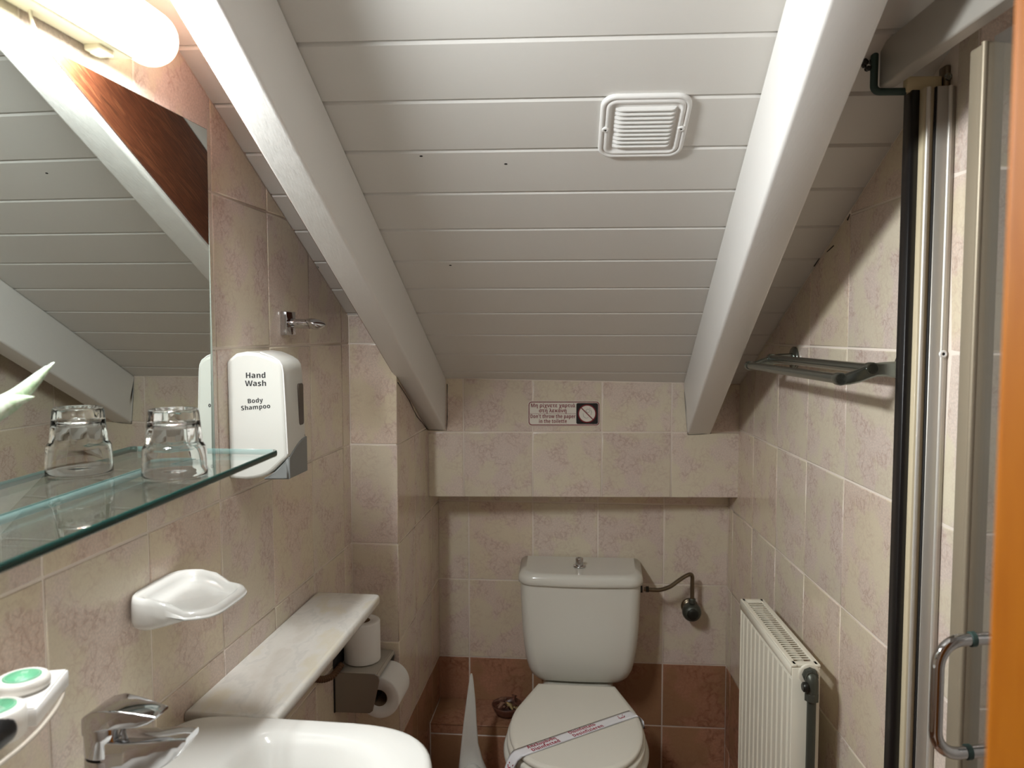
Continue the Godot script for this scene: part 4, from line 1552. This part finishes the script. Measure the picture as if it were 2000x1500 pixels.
	for s in [-1, 1]:
		g = G.new()
		var lay := Transform3D(Basis(Vector3(1, 0, 0), Vector3(0, 0, 1), Vector3(0, -1, 0)), Vector3(c.x + s * 0.0615, c.y - 0.001, 0.0))
		g.lathe(PackedVector2Array([Vector2(0.0062, 0.004), Vector2(0.006, 0.0078), Vector2(0.0045, 0.0086), Vector2(0.0018, 0.0086), Vector2(0.0016, 0.0082)]), 20, lay)
		var boss := part("screw_boss", g, M.white_enamel, t)
		g = G.new()
		g.lathe(PackedVector2Array([Vector2(0.0017, 0.008), Vector2(0.0016, 0.00875), Vector2(0.0005, 0.0088)]), 12, lay)
		part("screw", g, M.dark_gap, boss)

	# water supply
	t = thing("supply_pipe", "bent chrome water pipe with round valve beside the tank", "pipe", WF, Vector3(0.692, -0.845, 0.0))
	g = G.new()
	g.tube(smooth_path([Vector3(0.541, -0.7605, 0.1), Vector3(0.57, -0.762, 0.1), Vector3(0.592, -0.7615, 0.098), Vector3(0.62, -0.7535, 0.09), Vector3(0.645, -0.7385, 0.08), Vector3(0.668, -0.7265, 0.07), Vector3(0.6835, -0.7245, 0.061), Vector3(0.689, -0.734, 0.057), Vector3(0.6895, -0.755, 0.055), Vector3(0.690, -0.803, 0.055)], 6), 0.0062, 14)
	part("pipe", g, M.aged_pipe, t)
	for e in [[0.5335, 0.0105, 0.006], [0.551, 0.0092, 0.009]]:
		g = G.new()
		g.lathe(PackedVector2Array([Vector2(e[1], -e[2] / 2), Vector2(e[1], e[2] / 2)]), 6 if e[0] > 0.54 else 20, Transform3D(Basis(Vector3(0, 1, 0), Vector3(1, 0, 0), Vector3(0, 0, -1)), Vector3(e[0], -0.7607, 0.1)), true, true)
		part("tank_nut", g, M.black_metal, t)
	g = G.new()
	g.lathe(PackedVector2Array([Vector2(0.0098, -0.009), Vector2(0.0105, -0.006), Vector2(0.0105, 0.004), Vector2(0.009, 0.006)]), 8, Transform3D(Basis.IDENTITY, Vector3(0.69, -0.806, 0.055)), true, true)
	part("valve_nut", g, M.valve_metal, t)
	g = G.new()
	var outw := Transform3D(Basis(Vector3(1, 0, 0), Vector3(0, 0, 1), Vector3(0, -1, 0)), Vector3(0.6895, -0.8435, 0.0))
	g.lathe(PackedVector2Array([Vector2(0.026, 0.0008), Vector2(0.026, 0.003), Vector2(0.02, 0.006), Vector2(0.012, 0.008), Vector2(0.012, 0.03)]), 28, outw)
	part("escutcheon", g, M.aged_pipe, t)
	g = G.new()
	var prof := PackedVector2Array()
	for k in 13:
		var a := PI * k / 12
		prof.append(Vector2(0.0285 * pow(sin(a), 0.7) + 0.0002, 0.05 - 0.026 * cos(a)))
	g.lathe(prof, 28, outw)
	part("valve_body", g, M.valve_metal, t)
	g = G.new()
	g.lathe(PackedVector2Array([Vector2(0.017, 0.070), Vector2(0.0175, 0.0765), Vector2(0.014, 0.079), Vector2(0.004, 0.0795)]), 10, outw)
	part("knob", g, M.black_metal, t)

	# toilet brush in a tall tapering holder
	t = thing("toilet_brush", "tall white tapering toilet brush set standing left of toilet", "toilet brush", WF, Vector3(0.062, -EYE, 0.36))
	g = G.new()
	var sec := []
	# [height, left edge, right edge, depth front]
	for e in [[-1.398, -0.012, 0.128, 0.10], [-1.385, -0.014, 0.130, 0.102], [-1.30, -0.006, 0.122, 0.095], [-1.24, 0.010, 0.112, 0.08], [-1.20, 0.0185, 0.1, 0.055], [-1.165, 0.0225, 0.086, 0.04], [-1.12, 0.0275, 0.0745, 0.028], [-1.06, 0.0345, 0.0705, 0.024], [-1.0, 0.0425, 0.0675, 0.02], [-0.95, 0.0495, 0.0625, 0.014], [-0.931, 0.0525, 0.0600, 0.010], [-0.926, 0.0545, 0.0585, 0.006]]:
		var ring := PackedVector3Array()
		var mid: float = (e[1] + e[2]) / 2
		var half: float = (e[2] - e[1]) / 2
		# a shallow trough: rims stand forward, the middle is hollow
		var hollow := 0.55 if e[0] > -1.2 else 0.0
		for k in 24:
			var a := TAU * k / 24
			var x := cos(a) * half
			var z: float = sin(a) * e[3] * 0.5
			if z > 0:
				z *= 1.0 - hollow * (1.0 - pow(absf(cos(a)), 3.0)) * 1.6
			ring.append(Vector3(mid + x, e[0], 0.35 + z))
		sec.append(ring)
	g.loft(sec, 0)
	part("holder", g, M.white_plastic, t)
	g = G.new()
	prof = PackedVector2Array()
	for k in 10:
		var a := PI / 2 * k / 9
		prof.append(Vector2(0.036 * cos(a) + 0.0003, -1.225 + 0.055 * sin(a)))
	g.lathe(prof, 28, Transform3D(Basis.IDENTITY, Vector3(0.06, 0, 0.372)))
	part("brush_lid", g, M.white_plastic, t)

	# little bowl of dried petals on the ledge
	t = thing("potpourri_bowl", "small brown bowl of dried petals on the brown tiled ledge", "bowl", WF, Vector3(0.128, -1.167, 0.095))
	g = G.new()
	var at := Transform3D(Basis.IDENTITY, Vector3(0.13, -1.1668, 0.095))
	g.lathe(PackedVector2Array([Vector2(0.022, 0.0), Vector2(0.026, 0.001), Vector2(0.038, 0.012), Vector2(0.046, 0.028), Vector2(0.048, 0.034), Vector2(0.0462, 0.0345), Vector2(0.043, 0.028), Vector2(0.034, 0.013), Vector2(0.01, 0.008), Vector2(0.0005, 0.008)]), 32, at, false)
	part("bowl", g, M.clay, t)
	for k in 16:
		g = G.new()
		var a := rng.randf() * TAU
		var r := sqrt(rng.randf()) * 0.034
		var xf := Transform3D(Basis.from_euler(Vector3(rng.randf_range(-0.9, 0.9), rng.randf() * TAU, rng.randf_range(-0.9, 0.9))), at * Vector3(r * cos(a), 0.028 + rng.randf_range(0.0, 0.014), r * sin(a)))
		var pr := []
		for i in 6:
			var f := i / 5.0
			var w := 0.0065 * sin(PI * (0.08 + 0.86 * f)) + 0.0006
			var curl := 0.006 * sin(PI * f)
			var ring := PackedVector3Array()
			for q in [[-1.0, 0.35], [0.0, 0.0], [1.0, 0.35], [0.0, 0.08]]:
				ring.append(xf * Vector3((f - 0.5) * 0.03, curl + q[1] * w + (0.0006 if q[1] == 0.08 else 0.0), q[0] * w))
			pr.append(ring)
		g.loft(pr, 0)
		part("petal", g, [M.dry_leaf, M.dry_petal, M.clay, M.dry_leaf][k % 4], t)


func radiator() -> void:
	# right wall frame: x towards the camera
	var t := thing("radiator", "cream panel radiator with top grille on the wall beside toilet", "radiator", RF, Vector3(0.45, -1.24, 0.07))
	var x0 := 0.265
	var x1 := 0.632
	var top := -0.638
	var bot := -1.24
	# fluted front panel
	var g := G.new()
	var ring_a := PackedVector3Array()
	var ring_b := PackedVector3Array()
	var n := 11
	var pts := PackedVector2Array()
	pts.append(Vector2(x0 + 0.004, 0.085))
	for k in n:
		var xa := x0 + 0.008 + (x1 - x0 - 0.016) * k / n
		var wd := (x1 - x0 - 0.016) / n
		pts.append(Vector2(xa, 0.0975))
		pts.append(Vector2(xa + wd * 0.30, 0.0975))
		pts.append(Vector2(xa + wd * 0.42, 0.0935))
		pts.append(Vector2(xa + wd * 0.55, 0.0935))
		pts.append(Vector2(xa + wd * 0.67, 0.0975))
	pts.append(Vector2(x1 - 0.008, 0.0975))
	pts.append(Vector2(x1 - 0.004, 0.085))
	var rings := []
	for e in [[bot, 0.0], [bot + 0.02, 1.0], [top - 0.034, 1.0], [top - 0.02, 0.0]]:
		var ring := PackedVector3Array()
		for p in pts:
			var z: float = p.y
			if e[1] == 0.0 and z > 0.09:
				z = 0.0925
			ring.append(Vector3(p.x, e[0], z))
		rings.append(ring)
	g.loft(rings, FLAT)
	part("front_panel", g, M.radiator_enamel, t)
	g = slab(x0 + 0.004, bot, x1 - 0.004, top - 0.03, 0.045, 0.053)
	part("back_panel", g, M.radiator_enamel, t)
	# side covers
	for x in [x0, x1]:
		g = G.new()
		g.rbox(Vector3(x, (top + bot) / 2 - 0.003, 0.072), Vector3(0.004, top - bot - 0.007, 0.054), 0.0015, 2)
		part("side_cover", g, M.radiator_enamel, t)
	# top grille: a frame with cross bars
	g = G.new()
	g.rbox(Vector3((x0 + x1) / 2, top - 0.003, 0.0945), Vector3(x1 - x0 + 0.004, 0.006, 0.011), 0.0018, 2)
	g.rbox(Vector3((x0 + x1) / 2, top - 0.003, 0.0495), Vector3(x1 - x0 + 0.004, 0.006, 0.011), 0.0018, 2)
	for x in [x0 + 0.006, x1 - 0.0075]:
		g.rbox(Vector3(x, top - 0.003, 0.072), Vector3(0.016, 0.006, 0.05), 0.0018, 2)
	g.rbox(Vector3((x0 + x1) / 2, top - 0.0135, 0.0995), Vector3(x1 - x0 - 0.002, 0.02, 0.0025), 0.001, 1)
	part("grille_frame", g, M.radiator_enamel, t)
	var bars := 30
	for k in bars:
		g = G.new()
		g.box(Vector3(x0 + 0.018 + (x1 - x0 - 0.04) * (k + 0.5) / bars, top - 0.0015, 0.072), Vector3(0.0036, 0.0014, 0.036), 0.0004)
		part("grille_bar", g, M.radiator_enamel, t)
	g = slab(x0 + 0.006, top - 0.13, x1 - 0.006, top - 0.125, 0.0535, 0.09)
	part("fin_plate", g, M.radiator_enamel, t)
	# valve on the near end and its pipe down to the floor
	var out := Transform3D(Basis(Vector3(0, 1, 0), Vector3(1, 0, 0), Vector3(0, 0, -1)), Vector3(x1 + 0.002, -0.656, 0.0665))
	g = G.new()
	g.lathe(PackedVector2Array([Vector2(0.021, 0.0), Vector2(0.021, 0.002), Vector2(0.0185, 0.0035), Vector2(0.0145, 0.0035)]), 28, out)
	part("union_ring", g, M.radiator_enamel, t)
	g = G.new()
	g.lathe(PackedVector2Array([Vector2(0.015, 0.001), Vector2(0.015, 0.009), Vector2(0.012, 0.011), Vector2(0.012, 0.018)]), 8, out, true, true)
	g.tube(bent_path([Vector3(x1 + 0.002, -0.656, 0.0665), Vector3(x1 + 0.017, -0.656, 0.0665), Vector3(x1 + 0.017, -0.69, 0.066)], 0.01, 6), 0.0125, 16)
	g.lathe(PackedVector2Array([Vector2(0.0135, -0.701), Vector2(0.0135, -0.688), Vector2(0.0125, -0.685)]), 8, Transform3D(Basis.IDENTITY, Vector3(x1 + 0.017, 0, 0.066)), true, true)
	var valve := part("valve", g, M.valve_metal, t, "dark angled metal valve")
	g = G.new()
	g.lathe(PackedVector2Array([Vector2(0.0095, -0.004), Vector2(0.0095, 0.003), Vector2(0.007, 0.005)]), 14, Transform3D(Basis(Vector3(1, 0, 0), Vector3(0, 0, 1), Vector3(0, -1, 0)), Vector3(x1 + 0.022, -0.673, 0.081)))
	part("lockshield_cap", g, M.black_metal, valve)
	g = G.new()
	g.tube(PackedVector3Array([Vector3(x1 + 0.017, -0.698, 0.066), Vector3(x1 + 0.017, -1.399, 0.066)]), 0.0085, 14)
	part("feed_pipe", g, M.valve_metal, t)


func towel_rail() -> void:
	var t := thing("towel_rail", "double chrome towel rail mounted on the right wall tiles", "towel rail", RF, Vector3(0.58, -0.06, 0))
	var out := Basis(Vector3(1, 0, 0), Vector3(0, 0, 1), Vector3(0, -1, 0))
	for x in [0.318, 0.84]:
		var g := G.new()
		g.lathe(PackedVector2Array([Vector2(0.0275, 0.0006), Vector2(0.0275, 0.004), Vector2(0.025, 0.0065), Vector2(0.012, 0.0085)]), 32, Transform3D(out, Vector3(x, -0.0575, 0)))
		part("flange", g, M.dull_chrome, t)
		# curved arm: side outline in (out, height)
		var arm := [[0.004, -0.0445, -0.0725], [0.02, -0.0455, -0.0715], [0.034, -0.0462, -0.0695], [0.046, -0.0475, -0.070], [0.058, -0.051, -0.0745], [0.072, -0.0565, -0.0795], [0.088, -0.0625, -0.083], [0.1, -0.0665, -0.0838], [0.108, -0.0695, -0.0825], [0.112, -0.073, -0.079]]
		g = G.new()
		var rings := []
		for e in arm:
			var ring := PackedVector3Array()
			for p in round_rect(-0.0052, e[2], 0.0052, e[1], minf(0.0045, (e[1] - e[2]) * 0.45), 4):
				ring.append(Vector3(x + p.x, p.y, e[0]))
			rings.append(ring)
		g.loft(rings, 0)
		part("arm", g, M.dull_chrome, t)
	for e in [[-0.0735, 0.1035, 0.0085], [-0.057, 0.0535, 0.0085]]:
		var g := G.new()
		g.tube(PackedVector3Array([Vector3(0.312, e[0], e[1]), Vector3(0.846, e[0], e[1])]), e[2], 18)
		var rail := part("rail", g, M.dull_chrome, t)
		for x in [0.318, 0.838]:
			g = G.new()
			g.lathe(PackedVector2Array([Vector2(0.0102, -0.008), Vector2(0.0108, -0.005), Vector2(0.0108, 0.005), Vector2(0.0102, 0.008)]), 20, Transform3D(Basis(Vector3(0, 1, 0), Vector3(1, 0, 0), Vector3(0, 0, -1)), Vector3(x, e[0], e[1])))
			part("end_collar", g, M.dull_chrome, rail)


func shower() -> void:
	# right wall frame: x towards the camera, z out of the wall
	var t := thing("shower_frame", "aluminium shower frame with wall channel and overhead rail", "shower frame", RF, Vector3(0.95, -1.4, 0))
	# wall channel
	var g := slab(0.942, -1.395, 0.967, 0.349, 0.0006, 0.0265)
	part("wall_channel", g, M.satin_aluminium, t)
	g = G.new()
	g.tube(PackedVector3Array([Vector3(0.9665, -1.395, 0.0085), Vector3(0.9665, 0.349, 0.0085)]), 0.0032, 10)
	part("channel_bead", g, M.aluminium, t)
	g = slab(0.943, -1.395, 0.9655, 0.349, 0.0265, 0.0285)
	part("channel_groove", g, M.dark_gap, t)
	g = slab(0.928, -1.395, 0.962, 0.349, 0.0285, 0.043)
	part("slide_strip", g, M.cream_strip, t)
	g = G.new()
	g.tube(PackedVector3Array([Vector3(0.961, -1.395, 0.0365), Vector3(0.961, 0.349, 0.0365)]), 0.0035, 10)
	part("strip_bead", g, M.aluminium, t)
	g = slab(0.925, -1.395, 0.95, 0.349, 0.043, 0.0545)
	part("rubber_seal", g, M.black_rubber, t, "black rubber seal")
	for y in [-0.03, -1.0]:
		g = G.new()
		var lay := Transform3D(Basis(Vector3(0, 1, 0), Vector3(1, 0, 0), Vector3(0, 0, -1)), Vector3(0.967, y, 0.0075))
		g.lathe(PackedVector2Array([Vector2(0.0055, 0.0), Vector2(0.0055, 0.0025), Vector2(0.0042, 0.0035), Vector2(0.0024, 0.0033), Vector2(0.002, 0.002)]), 18, lay)
		var sc := part("screw_cup", g, M.white_enamel, t)
		g = G.new()
		g.lathe(PackedVector2Array([Vector2(0.0024, 0.0018), Vector2(0.0022, 0.0028), Vector2(0.0008, 0.003)]), 12, lay)
		part("screw", g, M.dark_gap, sc)
	# overhead rail
	g = G.new()
	g.rbox(Vector3(1.47, 0.385, 0.0865), Vector3(1.06, 0.061, 0.023), 0.003, 2)
	part("overhead_rail", g, M.satin_aluminium, t)
	# end bracket: corroded angle, cream block and wall plate
	g = G.new()
	g.tube(bent_path([Vector3(0.937, 0.415, 0.1035), Vector3(0.937, 0.3505, 0.1035), Vector3(0.937, 0.3505, 0.058)], 0.009, 6), 0.0055, 10)
	part("end_bracket", g, M.verdigris, t, "green corroded metal angle")
	g = G.new()
	for k in 14:
		var p := Vector3(0.934 + rng.randf_range(-0.006, 0.004), 0.392 + rng.randf_range(-0.008, 0.03), 0.108 + rng.randf_range(-0.004, 0.008))
		g.lathe(PackedVector2Array([Vector2(0.001, -0.0035), Vector2(0.0045, -0.001), Vector2(0.003, 0.003), Vector2(0.0006, 0.0042)]), 6, Transform3D(Basis.from_euler(Vector3(rng.randf() * 3, rng.randf() * 3, rng.randf() * 3)), p), true, true)
	part("brush_pile", g, M.black_rubber, t)
	g = G.new()
	g.rbox(Vector3(0.939, 0.3585, 0.035), Vector3(0.014, 0.022, 0.05), 0.002, 2)
	part("spacer_block", g, M.block_plastic, t)
	g = G.new()
	g.rbox(Vector3(0.941, 0.366, 0.0045), Vector3(0.02, 0.036, 0.009), 0.003, 2)
	var plate := part("wall_plate", g, M.aged_pipe, t)
	g = G.new()
	var scr := Transform3D(Basis(Vector3(0, 1, 0), Vector3(1, 0, 0), Vector3(0, 0, -1)), Vector3(0.951, 0.366, 0.005))
	g.lathe(PackedVector2Array([Vector2(0.0052, 0.0), Vector2(0.005, 0.0025), Vector2(0.003, 0.0032), Vector2(0.0025, 0.002)]), 16, scr)
	part("screw", g, M.dull_chrome, plate)

	# sliding glass door, pushed open towards the camera
	t = thing("shower_door", "sliding glass shower door with dark stile and chrome handle", "shower door", Transform3D(Basis.IDENTITY, Vector3(0, EYE, 0)), Vector3(0.545, -1.36, -0.6))
	g = G.new()
	g.rbox(Vector3(0.556, -0.513, -0.921), Vector3(0.022, 1.695, 0.034), 0.0025, 2)
	part("stile", g, M.bronze_stile, t)
	g = G.new()
	g.tube(PackedVector3Array([Vector3(0.5445, -1.36, -0.907), Vector3(0.5445, 0.334, -0.907)]), 0.0035, 10)
	part("stile_bead", g, M.bronze_stile, t)
	g = slab(0.554, -1.35, 0.558, 0.34, -0.906, -0.2)
	part("pane", g, M.shower_pane, t)
	g = G.new()
	g.tube(bent_path([Vector3(0.553, -0.3535, -0.872), Vector3(0.4895, -0.3535, -0.8625), Vector3(0.4895, -0.4885, -0.8625), Vector3(0.553, -0.4885, -0.872)], 0.03, 12), 0.0073, 18)
	var hd := part("handle", g, M.chrome, t, "chrome U-shaped pull handle")
	for y in [-0.3535, -0.4885]:
		g = G.new()
		g.lathe(PackedVector2Array([Vector2(0.0088, -0.003), Vector2(0.0088, 0.003)]), 20, Transform3D(Basis(Vector3(0, 1, 0), Vector3(0.989, 0, -0.148), Vector3(0, 0, -1)), Vector3(0.532, y, -0.869)))
		part("collar", g, M.verdigris, hd)


func door() -> void:
	# the open bathroom door, its varnished edge close to the camera
	var e := Vector3(0.5, 0, 0.866)
	var nrm := Vector3(-0.866, 0, 0.5)
	var f := Transform3D(Basis(e, Vector3.UP, nrm), Vector3(0.2523, 0, -0.4))
	var g := G.new()
	g.rbox(Vector3(0.4, 1.01, -0.021), Vector3(0.8, 2.0, 0.04), 0.004, 3)
	setting("door_1", f, g, M.varnished_door)
